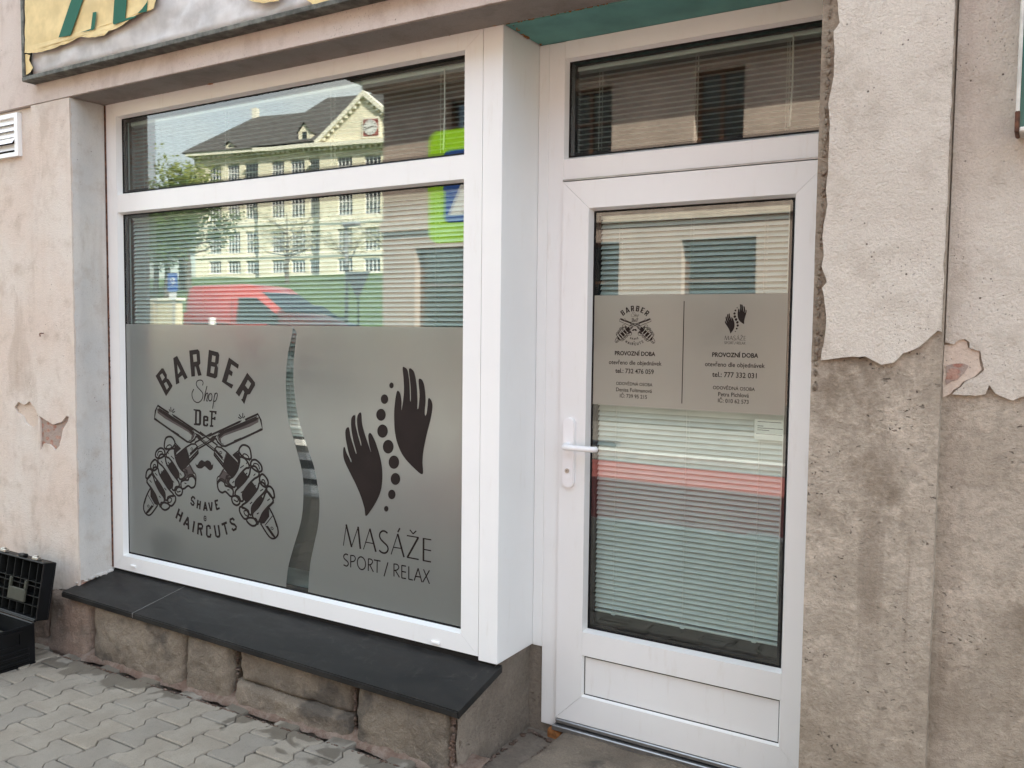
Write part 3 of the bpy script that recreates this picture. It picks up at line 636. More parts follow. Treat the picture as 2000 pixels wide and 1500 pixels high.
# ------------------------------------------------------------------ frosted films with the printed logos
FY = GW-.0012; FD = GL-.0012
class Art:                                              # flat print, collected as outlines in (x, z) on a film
    def __init__(s, name): s.items = []; s.g = name
    def view(s, ox, oy, sc, Y): s.v = (ox, oy, sc, Y)
    def _p(s, p):
        ox, oy, sc, Y = s.v; q = at(ox+p[0]/sc, oy+p[1]/sc, Y); return Vector((q.x, q.z))
    def poly(s, pts, holes=(), smooth=False, tone=0):
        o = [s._p(p) for p in pts]; o = cat(o, 4, True) if smooth else o
        s.items.append((tone, [o]+[[s._p(p) for p in h] for h in holes], s.g))
    def line(s, pts, w, smooth=False, closed=False, tone=0):
        ox, oy, sc, Y = s.v; P = [s._p(p) for p in pts]
        if smooth: P = cat(P, 4, closed)
        k = (at(ox+pts[0][0]/sc, oy+pts[0][1]/sc+1, Y)-at(ox+pts[0][0]/sc, oy+pts[0][1]/sc, Y)).length
        h = w/sc*k*.66; n = len(P); L, R = [], []
        for i in range(n):
            a = P[(i-1) % n] if closed else P[max(0, i-1)]; b = P[(i+1) % n] if closed else P[min(n-1, i+1)]
            t = (b-a); t = t.normalized() if t.length > 1e-9 else Vector((1, 0)); q = Vector((-t.y, t.x))*h
            L.append(P[i]+q); R.append(P[i]-q)
        m = n if closed else n-1
        for i in range(m):
            j = (i+1) % n; s.items.append((tone, [[R[i], R[j], L[j], L[i]]], s.g))
    def ell(s, c, rx, ry, tilt=0):
        s.poly([(c[0]+rx*math.cos(a)*math.cos(tilt)-ry*math.sin(a)*math.sin(tilt), c[1]+rx*math.cos(a)*math.sin(tilt)+ry*math.sin(a)*math.cos(tilt)) for a in [k*math.pi/14 for k in range(28)]])
    def mirror(s, xc):
        s.items += [(t, [[Vector((2*xc-p.x, p.y)) for p in l] for l in ls], g) for t, ls, g in s.items]
    def build(s, y, parent, fit=None, mats=('print_brown', 'print_shade')):
        fit = fit or (lambda p: p); groups = []
        for it in s.items:
            if it[2] not in groups: groups.append(it[2])
        for g in groups:
            v, f, mi = [], [], []
            for k, (t, ls, g_) in enumerate(s.items):
                if g_ != g: continue
                ls = [[Vector((*fit(p), 0)) for p in l] for l in ls]; flat = [p for l in ls for p in l]; b = len(v)
                yy = y-1e-6*(k % 20)-(1.6e-4, 2e-5, 1e-4, 5e-5)[t]
                v += [(p.x, yy, p.y) for p in flat]
                for tr in tessellate_polygon(ls):
                    A, C_, E_ = (flat[i] for i in tr); w = (C_-A).cross(E_-A).z
                    if abs(w) < 1e-14: continue
                    f.append(tuple(b+i for i in (tr if w > 0 else tr[::-1]))); mi.append((0, 1, 2, 0)[t])
            o = mesh_obj(g.split('|')[0], v, f, MT[mats[0]], parent); o.data.materials.append(MT[mats[1]]); o.data.materials.append(MT['frosted_film'])
            o.data.polygons.foreach_set('material_index', mi)
# --- barber logo: arched lettering
let = Art('letter|0'); let.view(290, 670, 8.335, FY)
let.g = 'letter|0'; let.poly([(118, 535), (215, 412), (245, 412), (300, 515), (300, 575), (330, 590), (392, 690), (388, 715), (288, 865)], [[(188, 525), (225, 492), (268, 560), (225, 615)], [(255, 660), (290, 632), (335, 715), (300, 760)]])
let.g = 'letter|1'; let.poly([(405, 245), (468, 208), (640, 560), (592, 598), (552, 525), (495, 570), (505, 650), (450, 675)], [[(468, 345), (520, 458), (482, 508)]])
let.g = 'letter|2'; let.poly([(665, 122), (805, 102), (832, 135), (848, 330), (822, 365), (868, 525), (810, 535), (770, 380), (752, 382), (760, 540), (700, 548)], [[(725, 190), (783, 180), (792, 300), (735, 310)]])
let.g = 'letter|3'; let.poly([(985, 110), (1135, 150), (1155, 195), (1140, 330), (1115, 355), (1135, 405), (1120, 550), (1088, 578), (945, 535)], [[(1040, 198), (1095, 215), (1085, 315), (1028, 303)], [(1020, 375), (1080, 390), (1065, 498), (1010, 482)]])
let.g = 'letter|4'; let.poly([(1312, 235), (1472, 352), (1458, 418), (1350, 345), (1325, 435), (1375, 470), (1358, 540), (1310, 510), (1275, 628), (1385, 680), (1355, 742), (1195, 628)])
let.g = 'letter|5'; let.poly([(1610, 483), (1735, 640), (1738, 685), (1655, 830), (1612, 840), (1590, 905), (1562, 995), (1510, 920), (1530, 905), (1562, 800), (1540, 765), (1478, 872), (1420, 808)], [[(1620, 600), (1672, 660), (1625, 750), (1575, 690)]])
let.g = 'script_word'
let.line([(880, 690), (892, 650), (875, 612), (835, 603), (795, 620), (780, 660), (795, 710), (840, 760), (880, 810), (888, 860), (870, 920), (830, 960), (790, 968), (745, 940), (715, 880), (712, 810), (740, 750)], 13, True)
for l in ([(955, 700), (925, 820), (905, 945)], [(908, 930), (935, 840), (955, 815), (970, 830), (960, 890), (948, 940), (965, 942)], [(1010, 815), (985, 850), (980, 910), (1000, 942), (1030, 920), (1035, 850), (1015, 815)], [(1085, 815), (1070, 900), (1045, 1068)], [(1068, 880), (1095, 820), (1122, 825), (1118, 880), (1095, 940), (1065, 950)]): let.line(l, 14, True)
let.g = 'letter|d'
let.poly([(735, 1075), (840, 1085), (862, 1115), (858, 1320), (835, 1345), (740, 1335), (742, 1308), (758, 1308), (762, 1100), (738, 1098)], [[(792, 1112), (825, 1117), (825, 1305), (787, 1306)]])
let.g = 'letter|e'
let.poly([(905, 1180), (955, 1185), (978, 1205), (975, 1275), (922, 1270), (919, 1310), (925, 1328), (945, 1330), (948, 1305), (975, 1310), (972, 1345), (955, 1360), (905, 1355), (888, 1335), (890, 1205)], [[(923, 1215), (946, 1218), (946, 1243), (921, 1240)]])
let.g = 'letter|f'
let.poly([(995, 1098), (1112, 1108), (1108, 1160), (1082, 1158), (1082, 1135), (1050, 1132), (1045, 1215), (1068, 1215), (1068, 1200), (1095, 1200), (1092, 1255), (1068, 1252), (1065, 1245), (1042, 1245), (1038, 1335), (1058, 1340), (1056, 1368), (1000, 1365), (1000, 1335), (1015, 1335), (1020, 1128), (995, 1125)])
let.view(330, 960, 11.765, FY); let.g = 'lettering_line|1'
for l in ([(598, 178), (585, 140), (550, 118), (522, 150), (515, 190), (560, 235), (582, 268), (560, 312), (530, 302), (500, 250)], [(670, 190), (648, 385)], [(725, 215), (708, 410)], [(658, 285), (718, 305)], [(800, 440), (838, 240)], [(832, 240), (880, 445)], [(812, 380), (868, 385)], [(915, 250), (962, 445)], [(990, 240), (978, 445)], [(1060, 210), (1100, 415)], [(1050, 222), (1130, 200)], [(1080, 312), (1118, 295)], [(1092, 412), (1170, 378)]): let.line(l, 36)
let.g = 'ampersand'
let.line([(855, 605), (850, 570), (815, 565), (808, 610), (812, 655), (830, 672), (850, 665), (858, 622), (825, 618)], 22)
let.g = 'lettering_line|2'
for l in ([(240, 395), (165, 615)], [(315, 475), (245, 695)], [(205, 505), (280, 575)], [(338, 772), (443, 588)], [(440, 590), (452, 870)], [(385, 735), (455, 770)], [(585, 680), (550, 935)], [(680, 725), (665, 985)], [(672, 740), (750, 748), (775, 790), (762, 850), (675, 852)], [(725, 860), (755, 1015)], [(950, 860), (945, 800), (910, 785), (872, 800), (872, 1000), (895, 1035), (950, 1040), (965, 970)], [(1045, 775), (1085, 1020), (1120, 1040), (1160, 1030), (1168, 990), (1138, 770)], [(1212, 762), (1332, 710)], [(1272, 735), (1335, 990)], [(1505, 665), (1470, 618), (1410, 645), (1408, 690), (1440, 735), (1510, 760), (1550, 810), (1540, 860), (1480, 890), (1450, 845)]): let.line(l, 42)
let.view(200, 600, 2.727, FY); let.g = 'moustache'
let.poly([(496, 828), (500, 838), (508, 838), (516, 824), (530, 814), (545, 822), (560, 815), (576, 824), (584, 842), (590, 832), (588, 858), (572, 869), (552, 852), (544, 848), (530, 858), (512, 858), (500, 848)], smooth=True)
# --- barber emblem: two crossed razors held by bone hands
emb = Art('razor_emblem'); emb.view(270, 780, 6.25, FY); T = 19
emb.line([(375, 165), (240, 75), (212, 140), (198, 235), (600, 518), (640, 524), (688, 490), (706, 452), (722, 466)], T)
emb.line([(430, 195), (800, 445)], T); emb.line([(250, 105), (670, 375), (690, 420), (672, 470), (640, 500), (620, 500)], 8.1)
for l in ([(398, 92), (402, 148)], [(440, 115), (410, 152)], [(378, 120), (392, 150)], [(450, 148), (420, 162)], [(415, 178), (432, 200)]): emb.line(l, 10)
emb.poly([(232, 112), (262, 118), (655, 368), (684, 410), (672, 462), (645, 490), (652, 440), (612, 400), (470, 316), (330, 236), (238, 166)], tone=1)
emb.poly([(240, 118), (265, 122), (655, 370), (680, 408), (668, 440), (610, 372), (420, 258), (255, 150)])
emb.poly([(210, 225), (290, 290), (300, 305), (220, 245)]); emb.poly([(420, 375), (500, 425), (505, 440), (430, 390)])
emb.poly([(690, 405), (745, 430), (780, 468), (742, 500), (716, 452)])
emb.line([(690, 530), (900, 412)], 16.2); emb.line([(735, 602), (930, 490)], 16.2); emb.line([(728, 580), (925, 468)], 8.1)
emb.line([(460, 690), (585, 585), (650, 545), (700, 545), (725, 580), (735, 650), (560, 840)], 16.2)
emb.poly([(585, 592), (622, 700), (512, 805), (470, 700)]); emb.line([(590, 590), (622, 692), (722, 600)], 8.1)
emb.poly([(630, 655), (718, 572), (722, 610), (640, 688)]); emb.line([(655, 590), (668, 605), (655, 620), (642, 605)], 6.75, True, True)
emb.line([(728, 628), (552, 815)], 16.2); emb.line([(737, 660), (575, 838)], 6.75)
for l in ([(345, 670), (385, 610), (440, 605), (445, 660), (470, 760), (520, 850), (560, 890), (570, 940), (530, 975), (500, 960), (495, 900), (470, 850), (420, 770), (375, 715), (350, 705)],
          [(245, 720), (280, 670), (325, 690), (345, 780), (400, 880), (460, 960), (495, 1010), (500, 1060), (460, 1070), (440, 1110), (415, 1090), (420, 1020), (370, 920), (300, 820), (250, 770)],
          [(175, 880), (200, 830), (240, 840), (260, 910), (310, 1000), (370, 1090), (425, 1150), (430, 1180), (390, 1185), (350, 1230), (330, 1220), (325, 1140), (270, 1040), (200, 940)],
          [(110, 980), (150, 920), (180, 930), (210, 1020), (260, 1120), (310, 1190), (320, 1230), (310, 1260), (285, 1260), (265, 1290), (245, 1250), (215, 1170), (160, 1080), (115, 1020)],
          [(525, 1010), (570, 985), (610, 985), (622, 950), (665, 940), (700, 990), (690, 1060), (650, 1080), (610, 1055), (560, 1090), (530, 1080)],
          [(95, 940), (105, 880), (135, 850), (165, 865), (165, 905), (125, 960), (100, 960)], [(280, 1300), (310, 1260), (375, 1280), (380, 1320), (335, 1350), (295, 1335)],
          [(460, 1100), (500, 1070), (540, 1100), (530, 1160), (490, 1175), (455, 1140)], [(365, 1250), (360, 1200), (400, 1180), (450, 1180), (455, 1240), (410, 1300), (370, 1280)],
          [(330, 600), (320, 560), (335, 480), (375, 455), (420, 470), (450, 540), (400, 600)], [(215, 700), (220, 640), (270, 595), (315, 615), (325, 680), (260, 720)], [(155, 835), (160, 780), (205, 735), (235, 770), (235, 835), (190, 870)]): emb.line(l, T, True, True); emb.poly(l, smooth=True, tone=2)
emb.poly([(470, 690), (585, 592), (640, 760), (560, 850), (420, 1070), (245, 1290), (200, 1270), (150, 1180), (150, 1090), (300, 870)], tone=3)
emb.poly([(560, 845), (640, 800), (690, 905), (600, 960), (520, 1000)], tone=1)
for l in ([(330, 600), (320, 560), (335, 480), (375, 455), (420, 470), (450, 540), (430, 565)], [(340, 625), (350, 575), (385, 555), (408, 572), (390, 605)], [(215, 690), (220, 640), (270, 595), (315, 615), (325, 680)], [(235, 690), (250, 640), (290, 640), (300, 668)],
          [(155, 835), (160, 780), (205, 735), (235, 770), (230, 830)], [(178, 850), (190, 800), (212, 800), (218, 830)], [(620, 785), (665, 875), (702, 920), (706, 1000)], [(600, 940), (640, 915), (680, 930), (700, 975)], [(555, 880), (600, 900), (602, 950), (560, 972)], [(585, 880), (585, 940)], [(385, 1200), (410, 1215), (400, 1250), (370, 1260)], [(470, 1100), (480, 1130), (520, 1120)], [(440, 520), (520, 605)]): emb.line(l, 12, True)
for p in ([(455, 550), (520, 605), (470, 650), (458, 690), (435, 600)], [(390, 790), (430, 830), (478, 905), (482, 960), (455, 950), (378, 845)], [(300, 890), (330, 905), (382, 1000), (388, 1065), (360, 1060), (305, 975)], [(228, 1010), (262, 1050), (305, 1130), (308, 1175), (285, 1165), (232, 1080)],
          [(180, 1110), (240, 1230), (230, 1292), (200, 1275), (150, 1185)], [(130, 1380), (192, 1302), (165, 1290), (95, 1378), (105, 1400)], [(560, 840), (600, 860), (610, 900), (575, 870)], [(250, 1280), (285, 1300), (300, 1335), (262, 1318)], [(95, 1010), (118, 1020), (160, 1085), (150, 1090)]): emb.poly(p)
for l in ([(365, 765), (392, 800)], [(345, 800), (375, 835)], [(280, 880), (300, 905)], [(440, 950), (470, 920)], [(350, 1060), (375, 1040)]): emb.line(l, 12)
emb.line([(150, 1085), (110, 1160), (72, 1270), (70, 1350), (110, 1408), (160, 1400), (240, 1290)], 16.2, True); emb.line([(118, 1165), (195, 1297)], 8.1); emb.line([(105, 1180), (80, 1270)], 8.1)
emb.line([(125, 1288), (137, 1302), (125, 1316), (113, 1302)], 6.75, True, True)
for l in ([(365, 650), (375, 665)], [(400, 690), (440, 730)], [(510, 900), (530, 930)], [(280, 750), (300, 780)], [(410, 985), (440, 1015)], [(205, 900), (235, 930)], [(320, 1080), (345, 1110)], [(140, 985), (165, 1015)], [(255, 1180), (275, 1200)], [(565, 1020), (590, 1030)]): emb.line(l, 10)
XC = at(403, 905, FY).x; emb.mirror(XC)
# --- massage logo
mas = Art('hand|1'); mas.view(650, 700, 4.686, FY)
mas.poly([(640, 85), (660, 82), (685, 110), (700, 200), (705, 300), (708, 385), (715, 380), (712, 250), (698, 120), (700, 95), (720, 95), (750, 140), (768, 260), (775, 380), (775, 455), (785, 450), (795, 330), (785, 210), (795, 185), (820, 200), (840, 260), (850, 380), (842, 480), (847, 524), (860, 500), (868, 440), (872, 380), (882, 362), (905, 390), (913, 450), (895, 560), (860, 700), (830, 850), (822, 950), (822, 1060), (740, 1000), (650, 900), (600, 800), (570, 680), (562, 520), (570, 400), (585, 310), (600, 297), (620, 330), (630, 400), (628, 475), (640, 420), (652, 300), (648, 180)], smooth=True)
mas.g = 'hand|2'
mas.poly([(245, 497), (262, 505), (268, 590), (290, 680), (320, 770), (352, 862), (335, 790), (325, 720), (330, 690), (345, 683), (365, 710), (400, 790), (440, 930), (455, 1060), (445, 1190), (410, 1290), (350, 1390), (303, 1443), (290, 1370), (260, 1270), (210, 1150), (150, 1030), (105, 930), (95, 860), (100, 815), (112, 815), (125, 860), (150, 910), (168, 950), (170, 930), (150, 880), (125, 770), (115, 680), (125, 640), (145, 630), (155, 660), (165, 720), (190, 800), (213, 872), (215, 850), (190, 760), (172, 660), (168, 570), (180, 530), (205, 522), (208, 600), (230, 700), (258, 798), (260, 770), (235, 680), (222, 590), (225, 530)], smooth=True)
for x, y, a, b in ((538, 247, 20, 27), (474, 373, 34, 44), (442, 516, 43, 55), (456, 665, 48, 61), (508, 808, 49, 63), (560, 950, 48, 61), (574, 1103, 43, 55), (541, 1245, 34, 44), (490, 1376, 20, 26)): mas.g = 'dot|%d' % y; mas.ell((x, y), a, b)
mtx = Art('lettering_line|3'); mtx.view(650, 1010, 9.524, FY)
for a, b, w in (((198, 530), (255, 140), 14), ((250, 135), (352, 558), 30), ((348, 558), (475, 178), 14), ((472, 178), (515, 590), 30), ((572, 600), (692, 215), 14), ((690, 213), (803, 645), 30), ((615, 465), (750, 490), 14), ((1085, 695), (1210, 310), 14), ((1208, 308), (1326, 745), 30), ((1130, 560), (1265, 580), 14), ((1210, 280), (1250, 205), 24),
                ((1380, 342), (1602, 380), 17), ((1592, 380), (1388, 750), 30), ((1380, 745), (1600, 787), 19), ((1435, 235), (1497, 312), 18), ((1495, 310), (1555, 255), 18), ((1690, 388), (1687, 806), 30), ((1680, 396), (1835, 422), 17), ((1700, 600), (1832, 625), 17), ((1676, 805), (1830, 833), 19)): mtx.line([a, b], w)
mtx.line([(1020, 300), (975, 264), (930, 258), (885, 290), (872, 350), (895, 410), (950, 470), (1010, 530), (1030, 590), (1010, 645), (965, 668), (910, 655), (865, 615)], 25, True)
mtx.g = 'lettering_line|4'
mtx.line([(285, 705), (245, 686), (208, 715), (215, 770), (278, 830), (290, 875), (258, 910), (202, 885)], 19, True); mtx.line([(335, 712), (395, 720), (422, 768), (398, 818), (335, 830)], 17, True); mtx.line([(665, 775), (718, 786), (743, 830), (713, 878), (665, 888)], 17, True); mtx.line([(1140, 870), (1200, 882), (1230, 932), (1198, 980), (1140, 992)], 17, True)
mtx.line([(535+76*math.cos(a)+6*math.sin(a), 857+118*math.sin(a)+8*math.cos(a)) for a in [k*math.pi/10 for k in range(20)]], 18, True, True)
for a, b in (((335, 703), (335, 935)), ((665, 768), (662, 1000)), ((690, 888), (757, 1020)), ((765, 795), (890, 818)), ((828, 808), (825, 1035)), ((1028, 840), (955, 1102)), ((1140, 863), (1140, 1102)), ((1165, 990), (1242, 1120)), ((1285, 893), (1285, 1135)), ((1285, 898), (1365, 912)), ((1290, 1010), (1365, 1025)), ((1285, 1130), (1365, 1143)), ((1415, 915), (1415, 1155)), ((1412, 1152), (1490, 1170)), ((1515, 1180), (1590, 950)), ((1588, 948), (1660, 1210)), ((1540, 1100), (1630, 1115)), ((1690, 970), (1800, 1240)), ((1800, 990), (1675, 1210))): mtx.line([a, b], 18)
# --- films
ZF = 1.654
sl = cat([(178, 0), (160, 80), (150, 150), (146, 230), (148, 330), (158, 430), (175, 490), (200, 580), (225, 680), (231, 760), (228, 860), (215, 940), (185, 1040), (160, 1130), (148, 1220), (146, 1275)], 3)
sr = cat([(199, 0), (190, 80), (184, 150), (183, 220), (190, 310), (205, 410), (225, 480), (255, 570), (285, 660), (303, 760), (310, 830), (305, 930), (285, 1030), (268, 1110), (258, 1200), (254, 1300)], 3)
SL = [at(500+p.x/2.5, 650+p.y/2.5, FY) for p in sl]; SR = [at(500+p.x/2.5, 650+p.y/2.5, FY) for p in sr]
fz0, fz1_, fxa, fxb = wz1+.016, ZF, wx0+.012, wx1-.012
def clampz(p): return (p.x, max(fz0, min(fz1_-.006, p.z)))
slab('frosted_film', [(fxa, fz0)]+[clampz(p) for p in SL[::-1]]+[(SL[0].x+.002, fz1_), (fxa, fz1_)], [], FY, FY+.0007, MT['frosted_film'], win)
slab('frosted_film', [(fxb, fz0), (fxb, fz1_), (SL[0].x+.002, fz1_), (SL[0].x+.002, fz1_-.004)]+[clampz(p) for p in SR], [], FY, FY+.0007, MT['frosted_film'], win)
for art in (let, emb, mas, mtx): art.build(FY-.0005, win)
dz0, dz1 = 1.382, 1.773
slab('frosted_film', [(2.463, dz0), (3.147, dz0), (3.147, dz1), (2.463, dz1)], [], FD, FD+.0007, MT['frosted_film'], door)
a0, a1 = at(281, 900, FY), at(537, 1000, FY); top = at(400, 683, FY).z; bot = at(525, 1053, FY).z
d0, d1 = at(1203, 650, FD), at(1277, 655, FD); dt = at(1240, 597, FD).z; db = at(1270, 671, FD).z
s1 = (dt-db)/(top-bot); c1 = (d0.x+d1.x)/2
f1 = lambda p: (c1+(p.x-(a0.x+a1.x)/2)*s1*1.02, db+(p.y-bot)*s1)
let.build(FD-.0005, door, f1); emb.build(FD-.0005, door, f1)
m0, m1 = at(669, 900, FY), at(845, 900, FY); mt_, mb = at(800, 717, FY).z, at(800, 1140, FY).z
e0, e1 = at(1413, 640, FD), at(1460, 640, FD); et, eb = at(1450, 594, FD).z, at(1437, 674, FD).z
s2 = (et-eb)/(mt_-mb)
f2 = lambda p: ((e0.x+e1.x)/2+(p.x-(m0.x+m1.x)/2)*s2, eb+(p.y-mb)*s2)
mas.build(FD-.0005, door, f2); mtx.build(FD-.0005, door, f2)
dv = at(1334, 690, FD).x; B('divider_line', MT['print_brown'], door, dv-.0013, dv+.0013, FD-.0006, FD-.0002, at(1331, 788, FD).z, at(1337, 588, FD).z)
def text(s, px, py, w_px, Y, parent, bold=0., name='opening_notice'):
    c = bpy.data.curves.new('txt', 'FONT'); c.body = s; c.align_x = 'CENTER'; c.align_y = 'CENTER'; c.offset = bold+.008; c.resolution_u = 3
    o = bpy.data.objects.new('txt', c); COL.objects.link(o); bpy.context.view_layer.update()
    me = bpy.data.meshes.new_from_object(o.evaluated_get(bpy.context.evaluated_depsgraph_get())); bpy.data.objects.remove(o)
    xs_ = [v.co.x for v in me.vertices]; w = max(xs_)-min(xs_); cx = (max(xs_)+min(xs_))/2
    p = at(px, py, Y); tw = (at(px+w_px/2, py, Y)-at(px-w_px/2, py, Y)).x; k = tw/w
    for v in me.vertices: x, y = v.co.x, v.co.y; v.co = (p.x+(x-cx)*k, Y-.0005, p.z+y*k*1.08)
    me.materials.clear(); me.materials.append(MT['print_brown']); me.name = name
    return link(bpy.data.objects.new(name, me), parent)
for s_, x, y, w, b in (('PROVOZNÍ DOBA', 1240, 691, 79, .018), ('otevřeno dle objednávek', 1240, 709, 103, 0), ('tel.: 732 476 059', 1239, 725.5, 75, .004), ('ODOVĚDNÁ OSOBA', 1238.5, 750.5, 71, 0), ('Denisa Foltmanová', 1238, 762.5, 70, 0), ('IČ: 739 95 215', 1237, 774.5, 53, 0),
                       ('PROVOZNÍ DOBA', 1435.5, 694, 90, .018), ('otevřeno dle objednávek', 1434.5, 713, 117, 0), ('tel.: 777 332 031', 1434, 733, 87, .004), ('ODOVĚDNÁ OSOBA', 1433, 759, 82, 0), ('Petra Pichlová', 1432.5, 771.5, 60, 0), ('IČ: 010 62 573', 1432, 784, 60, 0)): text(s_, x, y, w, FD, door, b)

# ------------------------------------------------------------------ venetian blinds
def slat_mesh(w, tilt, chord=.024):
    n = 5; v, f = [], []
    for k in range(n+1):
        t = k/n-.5; y, z = t*chord, .0016*(1-4*t*t)
        y, z = y*math.cos(tilt)-z*math.sin(tilt), y*math.sin(tilt)+z*math.cos(tilt)
        v += [(0, y, z), (w, y, z)]
    for k in range(n): f.append((2*k, 2*k+1, 2*k+3, 2*k+2))
    me = bpy.data.meshes.new('slat'); me.from_pydata(v, [], f); me.materials.append(MT['slat_white']); me.update()
    me.polygons.foreach_set('use_smooth', [True]*len(me.polygons)); return me
def blind(label, x0, x1, ztop, zbot, y, tilt, cords, wand=None, pitch=.0182, drop=True):
    b = empty('venetian_blind', label, 'blind', (x0, y, zbot)); w = x1-x0
    me = slat_mesh(w, tilt); z = ztop-.026; k = 0
    while z > zbot+.014:
        o = data_obj('slat', me, b, (random.uniform(-.001, .001), 0, z-zbot)); o.rotation_euler = (random.uniform(-.014, .014), random.uniform(-.0008, .0008), 0); z -= pitch
    B('head_rail', MT['slat_white'], b, 0, w, -.013, .013, ztop-zbot-.02, ztop-zbot, bev=.002)
    if drop: B('bottom_rail', MT['slat_white'], b, 0, w, -.012, .012, 0, .009, bev=.003, seg=2)
    for c in cords:
        bm = bmesh.new()
        for dy in (-.0125, .0125): tube(bm, [(c*w, dy, .004), (c*w, dy, ztop-zbot-.02)], .0008, 5)
        tube(bm, [(c*w+.006, 0, .004), (c*w+.006, 0, ztop-zbot-.02)], .0007, 5)
        bm_obj('ladder_cord', bm, MT['cord_white'], b)
        if drop: B('cord_clip', MT['slat_white'], b, c*w-.008, c*w+.008, -.0145, .0145, -.003, .006, bev=.002)
    if wand:
        bm = bmesh.new(); tube(bm, [(wand*w, -.016, ztop-zbot-.015), (wand*w+.002, -.017, (ztop-zbot)*.5), (wand*w-.003, -.017, max(.01, (ztop-zbot)*.1))], .0028, 6); bm_obj('tilt_wand', bm, MT['cord_white'], b)
    return b
blind('white venetian blind, slats nearly closed, behind the big shop window pane', wx0+.03, wx1-.03, wz2-.012, 1.19, GW+.042, math.radians(47), (.05, .26, .54, .93))
blind('white venetian blind with open slats in the light above the shop window', wx0+.03, wx1-.03, wz4-.018, wz3+.004, GW+.042, math.radians(2), (.05, .34, .66, .94), .95, drop=False)
blind('long white venetian blind, slats nearly closed, behind the door glass', 2.468, 3.148, 2.066, .612, GL+.042, math.radians(47), (.11, .5, .87), .985)
blind('white venetian blind with open slats in the light above the door', 2.362, 3.256, 2.604, 2.272, GD+.042, math.radians(2), (.10, .5, .84), .86, drop=False)
pp = [at(1474, 818, GL+.024), at(1531, 862, GL+.024)]
nt = empty('paper_notice', 'small white printed paper notice inside the door glass near the right edge', 'notice', (pp[0].x, GL+.025, pp[1].z))
pw, ph = pp[1].x-pp[0].x, pp[0].z-pp[1].z
B('sheet', MT['paper'], nt, 0, pw, 0, .0006, 0, ph)
for t, a, b in ((.88, .1, .9), (.67, .1, .3), (.57, .1, .95), (.47, .1, .5), (.28, .06, .94)): B('print_line', MT['print_grey'], nt, a*pw, b*pw, -.0004, 0, t*ph-.0012, t*ph+.0012)

# ------------------------------------------------------------------ things on the wall and on the pavement
sg = empty('shop_sign', 'weathered framed sign board with torn yellow film and green letters above the window', 'sign', (-.35, -.05, 2.8))
SY = -.06; sx0 = at(44, 160, SY).x; sz0 = at(44, 160, SY).z; sx1 = 2.75; szt = 3.55
def C(o, parent): return child(o, parent)
fw = .021
for d in ((sx0, sx1, SY-.004, 0, sz0, sz0+fw), (sx0, sx1, SY-.004, 0, szt-fw, szt), (sx0, sx0+fw, SY-.003, 0, sz0+fw, szt-fw), (sx1-fw, sx1, SY-.003, 0, sz0+fw, szt-fw)):
    C(B('frame_bar', MT['frame_grey'], None, *d, bev=.003), sg)
v, f = [], []; nx, nz = 150, 42
for j in range(nz+1):
    for i in range(nx+1):
        x = sx0+fw+(sx1-sx0-2*fw)*i/nx; z = sz0+fw+(szt-sz0-2*fw)*j/nz
        p = Vector((x*4.5+z*2.2, z*7-x*1.5, 0)); r = abs(noise.noise(p))+.5*abs(noise.noise(p*2.7))
        v.append((x, -.030-.022*r+(.0 if 0 < i < nx and 0 < j < nz else .02), z))
for j in range(nz):
    for i in range(nx): a = j*(nx+1)+i; f.append((a, a+1, a+nx+2, a+nx+1))
C(mesh_obj('torn_backing', v, f, MT['sign_backing'], None, True), sg)
def sheet(name, pts, y, m, curl=0.008, step=.012, crumple=.004):   # crumpled film from an outline of photo points
    o = [Vector((at(x, yy, y).x, at(x, yy, y).z)) for x, yy in pts]
    bm = bmesh.new(); fl = [Vector((p.x, p.y, 0)) for p in wobble(o, .0025, step, 3)]
    vs_ = [bm.verts.new((p.x, 0, p.y)) for p in fl]
    for t in tessellate_polygon([fl]): bm.faces.new([vs_[i] for i in t])
    for _ in range(3):
        le = [e for e in bm.edges if e.calc_length() > .035]
        if le: bmesh.ops.subdivide_edges(bm, edges=le, cuts=1); bmesh.ops.triangulate(bm, faces=[q for q in bm.faces if len(q.verts) > 3])
    bd = [v_.co.copy() for v_ in bm.verts if v_.is_boundary]
    for v_ in bm.verts:
        n_ = noise.noise((v_.co.x*13, 2, v_.co.z*13)); bdist = min((v_.co-q).length for q in bd) if not v_.is_boundary else 0
        e = max(0, 1-bdist/.04); v_.co.y = y-crumple*n_-curl*e*(.5+.5*noise.noise((v_.co.x*16, 7, 1)))
    bmesh.ops.recalc_face_normals(bm, faces=bm.faces)
    return C(bm_obj(name, bm, m, None, True), sg)
YL = -.058
yel = [(50, 104), (70, 104), (88, 100), (112, 93), (135, 84), (158, 72), (172, 74), (190, 73), (206, 70), (214, 60), (230, 56), (243, 48), (262, 34), (280, 26), (302, 17), (306, 0), (320, -80), (330, -130), (52, -130)]
sheet('yellow_film', yel, YL, MT['sign_yellow'])
sheet('yellow_film', [(50, 106), (60, 108), (58, 118), (62, 126), (65, 132), (60, 141), (50, 147)], YL+.004, MT['sign_yellow'], .004)
sheet('yellow_film', [(480, -2), (500, 5), (520, 7), (546, 2), (560, -40), (470, -40)], YL, MT['sign_yellow']); sheet('yellow_film', [(598, -2), (612, 9), (630, 6), (650, -2), (660, -40), (590, -40)], YL, MT['sign_yellow'])
